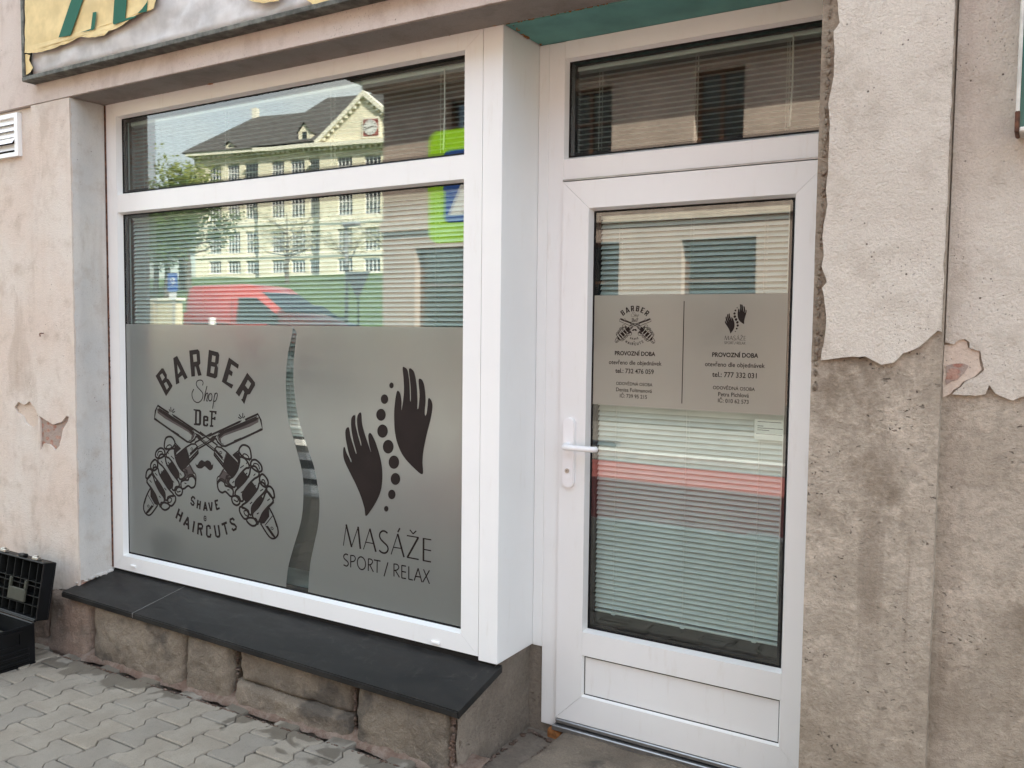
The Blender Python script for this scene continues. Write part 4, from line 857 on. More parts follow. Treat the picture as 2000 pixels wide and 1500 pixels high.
for q in ([(117, 74), (140, 70), (165, 0), (187, -62), (164, -62), (142, 0)], [(180, 57), (187, 58), (191, 24), (184, 25)], [(160, 64), (180, 57), (187, 58), (176, 61)], [(223, 46), (226, 0), (229, -62), (253, -62), (250, 0), (247, 37), (267, 32), (268, 35), (240, 44), (225, 49)], [(271, 27), (289, 24), (291, 0), (289, 6), (280, 18)]):
    l = [(at(x, y, YL).x, at(x, y, YL).z) for x, y in q]; C(slab('green_letter_piece', l, [], YL-.0066, YL-.006, MT['sign_green']), sg)
# ventilation grille
vx1 = at(33, 220, .0).x; vz0 = at(33, 304, .0).z; vz1 = at(33, 219, .0).z; vw = .27
vg = empty('vent_grille', 'white plastic louvred ventilation grille on the pink wall', 'vent', (vx1-vw, .02, vz0))
bm = bmesh.new(); mitred(bm, 0, vw, 0, vz1-vz0, .028, .028, .02, .02, -.02, .002, 0); bm_obj('grille_frame', bm, PV, vg)
for k in range(5):
    z = .03+k*(vz1-vz0-.05)/5; bm = bmesh.new(); t = .036 if k != 1 else .05
    hexa(bm, [(.028, -.019-(t-.036), z), (vw-.028, -.019-(t-.036), z), (vw-.028, -.017-(t-.036), z+.002), (.028, -.017-(t-.036), z+.002), (.028, -.001, z+t), (vw-.028, -.001, z+t), (vw-.028, .0, z+t+.002), (.028, .0, z+t+.002)]); bmesh.ops.recalc_face_normals(bm, faces=bm.faces); bm_obj('louvre', bm, PV, vg)
B('dark_duct', MT['gap_dark'], vg, .02, vw-.02, -.001, .0015, .015, vz1-vz0-.015)
# bent hook
p = at(84, 651, .0); bm = bmesh.new(); tube(bm, cat([(p.x, .004, p.z), (p.x, -.012, p.z), (p.x+.004, -.018, p.z-.004), (p.x+.003, -.016, p.z-.012), (p.x-.004, -.012, p.z-.014)], 4), .0026, 6)
tag(bm_obj('wall_hook', bm, MT['rust'], None, True), 'small rusty bent hook in the pink pilaster', 'hook')
# cabinet at the right edge
q0 = at(1989, 100, -.05); q1 = at(1989, 258, -.05)
cb = empty('display_cabinet', 'rusty white framed display case with green glass at the right edge', 'display case', (q0.x, 0, q1.z))
hh = 1.1
for nm, mm, d in (('case_frame', 'cabinet_white', (0, .008, -.05, .03, .02, hh)), ('case_frame', 'cabinet_white', (.008, .6, -.05, .03, .0, .012)), ('case_back', 'cabinet_white', (.008, .6, .0, .03, .012, hh)), ('case_glass', 'cabinet_glass', (.008, .6, -.042, -.036, .012, hh)), ('rust_patch', 'rust', (-.001, .0092, -.0512, .031, .0, .05)), ('rust_patch', 'rust', (-.001, .004, -.051, .0305, .30, .47))):
    B(nm, MT[mm], cb, *d, bev=.003 if 'frame' in nm or 'rust' in nm else 0)
# open tool case: base on the pavement, lid up, compartments inside the lid
tc = empty('tool_case', 'open black plastic tool case standing on the pavement by the wall', 'tool case', (-.51, -.5, ground(-.3)))
BP = MT['black_plastic']; cwid, cdep, ch = .50, .29, .185
def tray(bm, x0, x1, y0, y1, z0, z1, t):
    box(bm, x0, x1, y0, y1, z0, z0+t); box(bm, x0, x0+t, y0, y1, z0+t, z1, .003); box(bm, x1-t, x1, y0, y1, z0+t, z1, .003); box(bm, x0+t, x1-t, y0, y0+t, z0+t, z1, .003); box(bm, x0+t, x1-t, y1-t, y1, z0+t, z1, .003)
bm = bmesh.new(); tray(bm, 0, cwid, 0, cdep, 0, ch, .007)
for z in (.02, .045, .07): box(bm, cwid, cwid+.005, .03, cdep-.03, z, z+.012, .002)
bm_obj('case_base', bm, BP, tc)
bm = bmesh.new(); mitred(bm, 0, .17, .0, .075, .012, .012, .012, .012, 0, .006, 0); o = bm_obj('side_window_rim', bm, BP, tc); o.rotation_euler = (0, 0, math.pi/2); o.location = (cwid+.006, .06, .095)
B('tray_insert', MT['tray_grey'], tc, .02, cwid-.02, .02, cdep-.02, .10, .108)
LT = Matrix.Translation((0, cdep+.004, ch+.006)) @ Matrix.Rotation(math.radians(-10), 4, 'X')
def lidpart(name, bm, m, parent=None):
    bm.transform(LT); return bm_obj(name, bm, m, parent or tc)
lh, lt = .262, .062
bm = bmesh.new(); t = .006
box(bm, 0, cwid, lt-t, lt, 0, lh, .004); box(bm, 0, .008, 0, lt-t, 0, lh, .003); box(bm, cwid-.008, cwid, 0, lt-t, 0, lh, .003); box(bm, .008, cwid-.008, 0, lt-t, 0, .008, .003); box(bm, .008, cwid-.008, 0, lt-t, lh-.008, lh, .003)
ld = lidpart('case_lid', bm, BP)
for i in range(1, 8):
    bm = bmesh.new(); x = cwid*i/8; box(bm, x-.0015, x+.0015, .012, lt-t, lh*.64, lh-.008); box(bm, x-.0015, x+.0015, .012, lt-t, .008, lh*.22)
    if i in (1, 3, 5, 7): box(bm, x-.0015, x+.0015, .012, lt-t, lh*.23, lh*.63)
    lidpart('divider', bm, MT['black_plastic_edge'], ld)
for z in (.22, .38, .55, .63):
    bm = bmesh.new(); box(bm, .008, cwid-.008, .012, lt-t, lh*z-.0015, lh*z+.0015); lidpart('divider', bm, MT['black_plastic_edge'], ld)
bm = bmesh.new(); box(bm, .235, .375, .004, .016, lh*.24, lh*.46, .003); box(bm, .235, .25, .004, .016, lh*.46, lh*.62, .002); box(bm, .36, .375, .004, .016, lh*.46, lh*.62, .002); lidpart('document_clip', bm, MT['tray_grey'], ld)
for x in (.14, .30, .41):
    bm = bmesh.new(); box(bm, x-.022, x+.022, .004, .03, lh, lh+.016, .004)
    if x != .30: box(bm, x-.014, x+.014, .006, .02, lh+.016, lh+.022, .002)
    lidpart('latch', bm, MT['steel'] if x != .30 else BP, ld)
bm = bmesh.new(); tube(bm, [(.01, cdep+.006, ch+.004), (cwid-.01, cdep+.006, ch+.004)], .006, 8); bm_obj('hinge', bm, BP, tc)

# ------------------------------------------------------------------ across the street, seen mirrored in the panes
simple('house_pink', (.45, .355, .295), .95, var=.08, scale=2, bump=.3); simple('house_trim', (.6, .5, .42), .9)
simple('brown_frame', (.13, .06, .03), .6); simple('dark_inside', (.03, .04, .045), .7); simple('roof_dark', (.085, .08, .075), .85, var=.12, scale=3)
simple('school_cream', (.76, .71, .55), .9, var=.06, scale=.8); simple('school_trim', (.78, .75, .63), .9, var=.05)
simple('frame_white', (.75, .75, .73), .6); simple('clock_red', (.25, .06, .05), .7); simple('clock_face', (.78, .78, .75), .5)
def win_meshes(w, h, cols, rows, m_frame, bar=.07, dep=.06):
    bm = bmesh.new(); b = bar
    box(bm, 0, w, 0, dep, 0, b); box(bm, 0, w, 0, dep, h-b, h); box(bm, 0, b, .001, dep, b, h-b); box(bm, w-b, w, .001, dep, b, h-b)
    for c in range(1, cols): box(bm, w*c/cols-b/2, w*c/cols+b/2, .002, dep, b, h-b)
    for z in rows: box(bm, b, w-b, .012, dep, h*z-b*.4, h*z+b*.4)
    me = bpy.data.meshes.new('window'); bm.to_mesh(me); bm.free(); me.materials.append(m_frame)
    bm = bmesh.new(); box(bm, b*.5, w-b*.5, dep*.6, dep*.6+.012, b*.5, h-b*.5); pn = bpy.data.meshes.new('pane'); bm.to_mesh(pn); bm.free(); pn.materials.append(MT['far_glass'])
    return me, pn
# --- the pink house opposite
HY = -10.0
hs = empty('opposite_house', 'pink plastered house with dark shop windows mirrored in the door glass', 'building', (-6.88, HY, .12))
lowW = [(-6.12, -4.6, .75, 3.1), (-3.9, -2.26, .75, 3.1), (-1.18, .02, .75, 3.1), (1.35, 2.75, .1, 3.1), (4.0, 5.4, .75, 3.1), (6.7, 8.1, .75, 3.1), (9.4, 10.8, .75, 3.1)]
upW = [(-5.42, -4.45, 4.0, 5.68), (-3.35, -2.43, 4.0, 5.68), (-1.02, -.24, 4.0, 5.68), (1.7, 2.6, 4.0, 5.68), (4.3, 5.2, 4.0, 5.68), (7, 7.9, 4.0, 5.68), (9.7, 10.6, 4, 5.68)]
bm = bmesh.new(); M = Matrix.Scale(-1, 4, (0, 1, 0)); wall_holes(bm, -6.88, 14, .0, 6.3, lowW+upW, -HY, -HY+.35, M); bmesh.ops.recalc_face_normals(bm, faces=bm.faces)
child(bm_obj('wall', bm, MT['house_pink']), hs)
child(B('side_wall', MT['house_pink'], None, -6.88, -6.5, HY-9, HY-.36, 0, 6.3), hs)
child(B('dark_interior', MT['dark_inside'], None, -6.4, 13.5, HY-2.2, HY-2, 0, 6.2), hs); child(B('floor_slab', MT['dark_inside'], None, -6.4, 13.5, HY-2, HY-.36, 3.35, 3.6), hs)
child(B('cornice', MT['house_trim'], None, -7.05, 14.2, HY, HY+.42, 5.98, 6.2, bev=.02), hs); child(B('string_course', MT['house_trim'], None, -6.9, 14, HY, HY+.06, 3.42, 3.6), hs)
child(B('plinth', MT['slab_grey'], None, -6.9, 14, HY, HY+.05, 0, .55), hs)
child(mesh_obj('roof', [(-7.4, HY+.6, 6.2), (14.4, HY+.6, 6.2), (14.4, HY-4.5, 9.8), (-7.4, HY-4.5, 9.8), (-7.4, HY-9.6, 6.2), (14.4, HY-9.6, 6.2)], [(0, 1, 2, 3), (3, 2, 5, 4), (0, 4, 5, 1), (0, 3, 4), (1, 5, 2)], MT['roof_dark']), hs)
for l, rows, cols in ((lowW, (.72,), 1), (upW, (.66,), 2)):
    for a, b, c, d in l:
        me, pn = win_meshes(b-a, d-c, cols, rows, MT['brown_frame'], .06)
        o = link(bpy.data.objects.new('window', me)); o.location = (b, HY-.16, c); o.rotation_euler = (0, 0, math.pi); child(o, hs)
        q = link(bpy.data.objects.new('pane', pn), o)
# --- the school with the clock gable, on its own axes: u along the front, z up
su = Vector((.983, -.183, 0)).normalized(); SM = Matrix.Translation((-76.18, -60, 0)) @ Matrix(((su.x, su.y, 0, 0), (su.y, -su.x, 0, 0), (0, 0, 1, 0), (0, 0, 0, 1)))   # local y runs away from us
sch = empty('school_building', 'large cream school with grey roof and clock gable mirrored in the shop window', 'building', (-76.18, -60, 6.5))
def sb(name, m, x0, x1, y0, y1, z0, z1, parent=None, bev=0):
    bm = bmesh.new(); box(bm, x0, x1, y0, y1, z0, z1, bev); bm.transform(SM); bmesh.ops.recalc_face_normals(bm, faces=bm.faces)
    o = bm_obj(name, bm, MT[m]); 
    if parent is None: child(o, sch)
    else: o.parent = parent; o.matrix_parent_inverse = Matrix.Translation(sch.location).inverted() if parent is sch else parent.matrix_basis.inverted()
    return o
def sm(name, m, v, f, smooth=False):
    bm = bmesh.new(); vv = [bm.verts.new(SM @ Vector(p)) for p in v]
    for q in f: bm.faces.new([vv[i] for i in q])
    bmesh.ops.recalc_face_normals(bm, faces=bm.faces); return child(bm_obj(name, bm, MT[m]), sch)
rows0 = [(16.25, 18.6), (12.75, 15.05), (9.25, 11.5), (7.15, 8.55)]
segs = [(1.3, 10.1, 0, [3.9, 6.3, 8.6], 1.), (10.1, 18.0, -.9, [12.56, 14.95, 16.85], .988), (18.3, 28.8, -2.2, [21.2, 24.25, 27.1], .971)]
meC = {}
for x0, x1, y, cols, kf in segs:
    holes = []; rows = [(1.65+(a-1.65)*kf, 1.65+(b-1.65)*kf) for a, b in rows0]; ze = 1.65+18.35*kf
    for c in cols:
        w = 1.62 if y > -2 else 1.72
        if abs(c-16.85) < .01: w = 1.2
        for z0, z1 in rows: holes.append((c-w/2, c+w/2, z0, z1))
    bm = bmesh.new(); wall_holes(bm, x0, x1, 5.5, ze, holes, y, y+.5, SM); bmesh.ops.recalc_face_normals(bm, faces=bm.faces); child(bm_obj('wall', bm, MT['school_cream']), sch)
    sb('cornice', 'school_trim', x0-.5 if x0 < 2 else x0-.1, x1+.1, y-.75, y+.2, ze-.45, ze-.05)
    for k in range(int((x1-x0)/.62)): sb('cornice_bracket', 'school_trim', x0+.2+k*.62, x0+.42+k*.62, y-.5, y, ze-.75, ze-.46)
    for z in [1.65+(q-1.65)*kf for q in (15.6, 12.1, 8.85)]: sb('string_course', 'school_trim', x0, x1, y-.12, y, z, z+.28)
    for a, b, z0, z1 in holes:
        key = (round(b-a, 2), round(z1-z0, 2))
        if key not in meC: meC[key] = win_meshes(b-a, z1-z0, 4, (.6,) if z1-z0 > 2 else (), MT['frame_white'], .11, .12)
        me, pn = meC[key]
        o = link(bpy.data.objects.new('window', me)); o.matrix_basis = SM @ Matrix.Translation((a, y+.16, z0)); o.parent = sch; o.matrix_parent_inverse = Matrix.Translation(sch.location).inverted()
        link(bpy.data.objects.new('pane', pn), o)
    sb('dark_interior', 'dark_inside', x0+.3, x1-.3, y+2.2, y+2.4, 6, 19.8)
sb('side_wall', 'school_cream', 1.3, 1.8, .5, 14, 5.5, 20); sb('side_wall', 'school_cream', 28.3, 28.8, .5, 14, 5.5, 20); sb('rear_wall', 'school_cream', 1.3, 28.8, 14, 14.4, 5.5, 20)
for x in (9.9, 17.85): sb('drain_pipe', 'school_trim', x-.1, x+.1, -.3 if x < 10 else -1.2, -.1 if x < 10 else -1.0, 6, 19.4)
for ex, ey, rx, rz_ in ((.2, -.85, 3.8, 25.3), (9.6, -1.7, 13.4, 26.6)):
    sm('roof', 'roof_dark', [(ex, ey, 19.9), (24, ey, 19.9), (24, 7, rz_), (rx, 7, rz_), (ex, 15-ey*.3, 19.9), (24, 15-ey*.3, 19.9)], [(0, 1, 2, 3), (0, 3, 4), (3, 2, 5, 4), (1, 5, 2), (0, 4, 5, 1)])
gx0, gx1, gz, ax, az = 18.0, 28.8, 19.2, 23.4, 23.95
sm('gable', 'school_cream', [(gx0+.3, -2.2, gz), (gx1-.3, -2.2, gz), (ax, -2.2, az-.25), (gx0+.3, -1.8, gz), (gx1-.3, -1.8, gz), (ax, -1.8, az-.25)], [(0, 1, 2), (3, 5, 4), (0, 3, 4, 1), (0, 2, 5, 3), (1, 4, 5, 2)])
def rake(xa, za, xb, zb):
    sm('gable_coping', 'school_trim', [(xa, -2.6, za), (xb, -2.6, zb), (xb, -2.6, zb+.55), (xa, -2.6, za+.5), (xa, -1.7, za), (xb, -1.7, zb), (xb, -1.7, zb+.55), (xa, -1.7, za+.5)], [(0, 1, 2, 3), (7, 6, 5, 4), (0, 4, 5, 1), (3, 2, 6, 7), (0, 3, 7, 4), (1, 5, 6, 2)])
    for k in range(1, 11):
        t = k/11; x, z = xa+(xb-xa)*t, za+(zb-za)*t; sb('gable_bracket', 'school_trim', x-.12, x+.12, -2.5, -2.2, z-.28, z-.02)
rake(gx0, gz, ax-.02, az-.35); rake(gx1, gz, ax+.02, az-.35)
sm('gable_roof', 'roof_dark', [(gx0, -1.75, gz+.4), (ax, -1.75, az+.15), (gx1, -1.75, gz+.4), (gx0, 9, gz+.4), (ax, 9, az+.15), (gx1, 9, gz+.4)], [(0, 1, 4, 3), (1, 2, 5, 4), (0, 3, 5, 2)])
sb('clock_surround', 'school_trim', 23.2, 25.1, -2.32, -2.2, 19.65, 21.6); sb('clock_board', 'clock_red', 23.37, 24.93, -2.36, -2.31, 19.83, 21.41)
def disc(name, m, cx, cz, r, y0, y1, n=28):
    bm = bmesh.new(); bmesh.ops.create_cone(bm, cap_ends=True, segments=n, radius1=r, radius2=r, depth=abs(y1-y0), matrix=SM @ Matrix.Translation((cx, (y0+y1)/2, cz)) @ Matrix.Rotation(math.pi/2, 4, 'X')); bmesh.ops.recalc_face_normals(bm, faces=bm.faces); return child(bm_obj(name, bm, MT[m]), sch)
disc('clock_dial', 'clock_face', 24.15, 20.62, .72, -2.42, -2.36)
for k in range(12):
    a = k*math.pi/6; c, s_ = 24.15+.58*math.cos(a), 20.62+.58*math.sin(a); dx, dz = .09*math.cos(a), .09*math.sin(a); px_, pz_ = .035*-math.sin(a), .035*math.cos(a)
    sm('clock_numeral', 'print_brown', [(c-dx-px_, -2.428, s_-dz-pz_), (c+dx-px_, -2.428, s_+dz-pz_), (c+dx+px_, -2.428, s_+dz+pz_), (c-dx+px_, -2.428, s_-dz+pz_)], [(0, 1, 2, 3)])
for a, l, w in ((math.radians(196), .6, .045), (math.radians(14), .42, .06)):
    x, z = math.cos(a), math.sin(a)
    sm('clock_hand', 'print_brown', [(24.15-.12*x+w*z, -2.44, 20.62-.12*z-w*x), (24.15+l*x+w*.4*z, -2.44, 20.62+l*z-w*.4*x), (24.15+l*x-w*.4*z, -2.44, 20.62+l*z+w*.4*x), (24.15-.12*x-w*z, -2.44, 20.62-.12*z+w*x)], [(0, 1, 2, 3)])
def dormer(x, z, w, h, y):
    sm('dormer', 'school_cream', [(x-w, y, z), (x+w, y, z), (x+w, y, z+h*.55), (x, y, z+h), (x-w, y, z+h*.55), (x-w, y+2.6, z), (x+w, y+2.6, z), (x+w, y+2.6, z+h*.55), (x, y+2.6, z+h), (x-w, y+2.6, z+h*.55)], [(0, 1, 2, 3, 4), (0, 4, 9, 5), (1, 6, 7, 2)])
    sm('dormer_roof', 'roof_dark', [(x-w-.15, y-.2, z+h*.5), (x, y-.2, z+h+.12), (x+w+.15, y-.2, z+h*.5), (x-w-.15, y+2.8, z+h*.5), (x, y+2.8, z+h+.12), (x+w+.15, y+2.8, z+h*.5)], [(0, 1, 4, 3), (1, 2, 5, 4)])
    sb('dormer_window', 'dark_inside', x-w*.35, x+w*.35, y-.03, y+.02, z+.25, z+h*.55)
dormer(16.0, 19.95, .75, 1.95, -1.2); dormer(6.3, 20.0, .55, .75, -.5)
sb('chimney', 'school_trim', 3.6, 4.2, 6.7, 7.3, 24.2, 26.2)
# --- trees on the school lawn
simple('bark', (.12, .10, .08), .95, bump=.5)
def leaf_mat(name, a, b):
    k = NT(name); c = k.mix(k.ramp(k.noise(.9, 4), .35, .65), a, b); k.b.inputs['Transmission Weight'].default_value = 0
    t = k.n.new('ShaderNodeBsdfTranslucent'); mx = k.n.new('ShaderNodeMixShader'); mx.inputs[0].default_value = .35
    k.to(k.b.inputs['Base Color'], c); k.to(t.inputs[0], c); k.b.inputs['Roughness'].default_value = .7
    k.t.links.new(k.b.outputs[0], mx.inputs[1]); k.t.links.new(t.outputs[0], mx.inputs[2]); k.t.links.new(mx.outputs[0], k.n['Material Output'].inputs[0]); return k.m
LEAF = [leaf_mat('leaf_spring', (.22, .26, .07), (.30, .33, .10)), leaf_mat('leaf_green', (.07, .12, .035), (.11, .17, .05)), leaf_mat('blossom', (.5, .48, .36), (.36, .36, .2))]
def tree_meshes(seed, hgt, rad, n_leaf, lm):
    r = random.Random(seed); bt, bl = bmesh.new(), bmesh.new(); tips = []
    tube(bt, [(0, 0, -.4), (.05, 0, hgt*.25), (-.08, .06, hgt*.55), (.05, 0, hgt*.9)], [hgt*.03, hgt*.024, hgt*.015, hgt*.004], 7)
    for i in range(17):
        z0 = hgt*r.uniform(.22, .72); a = r.uniform(0, 2*math.pi); L = rad*r.uniform(.7, 1.05)*(1.25-z0/hgt*.6); e = Vector((math.cos(a)*L, math.sin(a)*L, z0+L*r.uniform(.35, .9)))
        m1 = Vector((0, 0, z0)).lerp(e, .5)+Vector((r.uniform(-.2, .2), r.uniform(-.2, .2), -.12*L))
        tube(bt, [(0, 0, z0), m1, e], [hgt*.010, hgt*.006, hgt*.002], 5); tips += [(m1.lerp(e, t), rad*.28) for t in (.2, .5, .8, 1)]
        for _ in range(3):
            s0 = m1.lerp(e, r.random()); e2 = s0+Vector((r.uniform(-1, 1), r.uniform(-1, 1), r.uniform(.1, 1)))*rad*.4; tube(bt, [s0, e2], [hgt*.003, hgt*.001], 4); tips.append((e2, rad*.22))
    for _ in range(n_leaf):
        c, w = r.choice(tips); p = c+Vector((r.gauss(0, w*.55), r.gauss(0, w*.55), r.gauss(0, w*.5))); q = Quaternion((r.gauss(0, 1), r.gauss(0, 1), r.gauss(0, 1), r.gauss(0, 1))).normalized(); s_ = r.uniform(.07, .17)*hgt/9
        bl.faces.new([bl.verts.new(p+q @ Vector(v_)) for v_ in ((-s_, 0, 0), (0, -s_*.6, 0), (s_, 0, 0), (0, s_*.6, 0))])
    a, b = bpy.data.meshes.new('trunk'), bpy.data.meshes.new('crown'); bt.to_mesh(a); bl.to_mesh(b); bt.free(); bl.free(); a.materials.append(MT['bark']); b.materials.append(lm)
    return a, b
TM = [tree_meshes(1, 9.5, 3.4, 5200, LEAF[0]), tree_meshes(2, 7.5, 2.8, 4200, LEAF[1]), tree_meshes(3, 6.5, 2.6, 1300, LEAF[2])]
def lawn_z(y): return 1.03+5.75*max(0, min(1, (LY-y)/44))
for x, y, k, s_, lb in ((-52.5, -41, 0, 1.05, 'light green spring tree left of the school in the upper window light'), (-45, -34, 1, 1.0, 'dark green tree left of the school, mirrored over the van rear'), (-50.5, -40, 1, 1.1, 'dark green tree at the left edge of the mirrored lawn'), (-51.5, -38, 1, .9, 'green tree on the lawn, mirrored below the light green crown'),
                        (-46.5, -46, 2, .95, 'pale blossoming tree in front of the left school wing'), (-44, -50, 2, .8, 'pale tree in front of the school, mirrored above the van windscreen'), (-37.5, -48, 2, .85, 'pale tree below the clock gable of the school'), (-33.6, -45.5, 2, .72, 'small pale tree beside the street lamp, mirrored below the clock')):
    t = empty('lawn_tree', lb, 'tree', (x, y, lawn_z(y)-.1), 'trees on the school lawn'); t.scale = (s_,)*3; t.rotation_euler = (0, 0, x)
    link(bpy.data.objects.new('trunk', TM[k][0]), t); link(bpy.data.objects.new('crown', TM[k][1]), t)
# --- vehicles
def car_paint(name, c):
    k = NT(name); k.b.inputs['Coat Weight'].default_value = .6; k.b.inputs['Coat Roughness'].default_value = .08; return k.out(c, .4, spec=.5)
MT['van_red'] = car_paint('van_red', (.40, .045, .04)); MT['car_dark'] = car_paint('car_dark', (.05, .06, .065))
simple('car_glass', (.02, .025, .028), .06); simple('tyre', (.02, .02, .02), .9); simple('rim', (.45, .45, .46), .35, .8); simple('lamp_clear', (.75, .75, .72), .15); simple('trim_black', (.02, .02, .022), .6); simple('tail_red', (.35, .02, .02), .3)
def vehicle(root, prof, wid, paint, wheels, wr, sidewin, front, lamps, inset):   # prof: side outline (x, z), nose towards +x
    n = len(prof); v, f = [], []; zs_ = [p[1] for p in prof]; z0, z1 = min(zs_), max(zs_)
    lays = [(-1, 0), (-1+.0, .0), (-.93, .03), (.93, .03), (1, 0), (1, 0)]
    def wy(z): return wid/2-(inset*max(0, (z-z0)/(z1-z0)-.45)/.55)
    lay = [(-1, 0), (-.90, .05), (.90, .05), (1, 0)]
    for s_, up in lay:
        for x, z in prof: v.append((x, s_*wy(z), z+(up*.6 if z > z0+.5*(z1-z0) else 0)))
    for k in range(3):
        for i in range(n): f.append((k*n+i, k*n+(i+1) % n, (k+1)*n+(i+1) % n, (k+1)*n+i))
    bm = bmesh.new(); vv = [bm.verts.new(p) for p in v]
    for q in f: bm.faces.new([vv[i] for i in q])
    for k in (0, 3): bm.faces.new([vv[k*n+i] for i in (range(n) if k else range(n-1, -1, -1))])
    bmesh.ops.recalc_face_normals(bm, faces=bm.faces)
    es = [e for e in bm.edges if e.is_manifold and e.calc_face_angle(0) > .6]; bmesh.ops.bevel(bm, geom=es, offset=.05, segments=3, affect='EDGES', clamp_overlap=True)
    body = bm_obj('body', bm, MT[paint], root, True)
    for s_ in (-1, 1):
        for poly in sidewin:
            bm = bmesh.new(); a = [bm.verts.new((x, s_*(wy(z)+.006), z)) for x, z in poly]; b = [bm.verts.new((x, s_*(wy(z)-.01), z)) for x, z in poly]
            bm.faces.new(a); m = len(poly)
            for i in range(m): bm.faces.new((a[i], a[(i+1) % m], b[(i+1) % m], b[i]))
            bmesh.ops.recalc_face_normals(bm, faces=bm.faces); bm_obj('side_window', bm, MT['car_glass'], root)
        for x in wheels:
            bm = bmesh.new(); bmesh.ops.create_cone(bm, cap_ends=True, segments=28, radius1=wr, radius2=wr, depth=.22, matrix=Matrix.Translation((x, s_*(wid/2-.10), wr)) @ Matrix.Rotation(math.pi/2, 4, 'X'))
            bmesh.ops.bevel(bm, geom=[e for e in bm.edges if e.calc_face_angle(0) > 1], offset=.03, segments=2, affect='EDGES'); w = bm_obj('wheel', bm, MT['tyre'], root, True)
            bm = bmesh.new(); bmesh.ops.create_cone(bm, cap_ends=True, segments=20, radius1=wr*.62, radius2=wr*.5, depth=.03, matrix=Matrix.Translation((x, s_*(wid/2+.012), wr)) @ Matrix.Rotation(-s_*math.pi/2, 4, 'X')); bm_obj('rim', bm, MT['rim'], w)
        bm = bmesh.new(); x, z = lamps[0]; box(bm, x-.16, x+.012, s_*(wid/2-.28)-.16, s_*(wid/2-.28)+.16, z-.09, z+.09, .04, 2); bm_obj('headlight', bm, MT['lamp_clear'], root)
        bm = bmesh.new(); x, z = lamps[1]; box(bm, x-.012, x+.06, s_*(wid/2-.09)-.06, s_*(wid/2-.09)+.06, z-.22, z+.22, .015); bm_obj('tail_light', bm, MT['tail_red'], root)
        bm = bmesh.new(); x, z = lamps[2]; box(bm, x-.07, x+.07, s_*(wid/2+.11)-.09, s_*(wid/2+.11)+.09, z-.11, z+.11, .03, 2); bm_obj('mirror', bm, MT['trim_black'], root)
    (xa, za), (xb, zb) = front; nrm = Vector((-(za-zb), 0, -(xb-xa))).normalized(); nrm = nrm if nrm.x > 0 else -nrm
    bm = bmesh.new(); ya, yb = wy(za)-.08, wy(zb)-.08
    q = [Vector((xa, -ya, za)), Vector((xb, -yb, zb)), Vector((xb, yb, zb)), Vector((xa, ya, za))]; off = nrm*.035
    hexa(bm, [p-nrm*.02 for p in q]+[p+off for p in q]); bmesh.ops.recalc_face_normals(bm, faces=bm.faces); bm_obj('windscreen', bm, MT['car_glass'], root)
    bm = bmesh.new(); box(bm, max(p[0] for p in prof)-.12, max(p[0] for p in prof)+.03, -wid/2+.05, wid/2-.05, z0+.02, z0+.28, .05, 2); bm_obj('bumper', bm, MT['trim_black'], root)
van = empty('delivery_van', 'red delivery van parked side on, mirrored in the shop window', 'van', (-12.34, -12.86, .45)); van.rotation_euler = (0, 0, math.radians(-10))
vehicle(van, [(-2.46, .32), (-2.5, .9), (-2.42, 2.0), (-2.3, 2.16), (-.7, 2.2), (-.4, 2.14), (-.23, 2.02), (.55, 1.50), (1.2, 1.28), (1.4, .95), (1.39, .35)], 1.8, 'van_red', (-1.85, .72), .33, [[(-.85, 1.3), (.38, 1.3), (.38, 1.46), (-.28, 1.88), (-.82, 1.9)]], ((.52, 1.53), (-.19, 2.0)), ((1.35, 1.0), (-2.46, 1.3), (.28, 1.36)), .10)
for s_ in (-1, 1):
    B('side_moulding', MT['trim_black'], van, -2.3, 1.15, s_*.905-.01, s_*.905+.01, .72, .80); B('door_seam', MT['trim_black'], van, -.96, -.945, s_*.903-.003, s_*.903+.003, .45, 1.9); B('door_handle', MT['trim_black'], van, -.85, -.7, s_*.91-.02, s_*.91+.02, 1.12, 1.17)
    B('slide_rail', MT['trim_black'], van, -2.2, -1.05, s_*.904-.004, s_*.904+.004, 1.24, 1.27)
car = empty('parked_hatchback', 'dark grey hatchback parked behind the red van, mirrored in the shop window', 'car', (-13.85, -14.6, .80))
vehicle(car, [(-1.95, .3), (-2.0, .8), (-1.85, 1.1), (-1.35, 1.42), (-.3, 1.5), (.4, 1.42), (1.05, 1.02), (1.85, .86), (2.02, .6), (2.0, .28)], 1.72, 'car_dark', (-1.3, 1.3), .31, [[(-1.4, 1.0), (-.1, .98), (-.1, 1.38), (-1.2, 1.34)], [(-.02, .98), (.95, .98), (.36, 1.36), (-.02, 1.38)]], ((1.0, 1.05), (.44, 1.41)), ((1.95, .72), (-1.95, .85), (.85, 1.02)), .2)
# --- signs, lamp, low wall
simple('sign_lime', (.38, .72, .02), .45, var=.04); simple('sign_blue', (.02, .10, .42), .4, var=.05); simple('sign_white', (.78, .78, .76), .4, var=.03); simple('post_grey', (.42, .43, .43), .5, .5); simple('sign_back', (.3, .31, .32), .5, .4)
def rrect(x0, x1, z0, z1, r, n=5):
    o = []
    for cx, cz, a0 in ((x1-r, z0+r, -90), (x1-r, z1-r, 0), (x0+r, z1-r, 90), (x0+r, z0+r, 180)):
        o += [(cx+r*math.cos(math.radians(a0+90*k/n)), cz+r*math.sin(math.radians(a0+90*k/n))) for k in range(n+1)]
    return o
def flip_slab(name, outl, y0, y1, m, parent): return slab(name, outl, [], y0, y1, m, parent)
PY = -4.4; pa, pb = rfl(838, 265, PY, GW), rfl(845, 472, PY, GW); pz0, pz1 = pb.z-.02, pa.z+.03; pw_ = pz1-pz0; px0 = pa.x
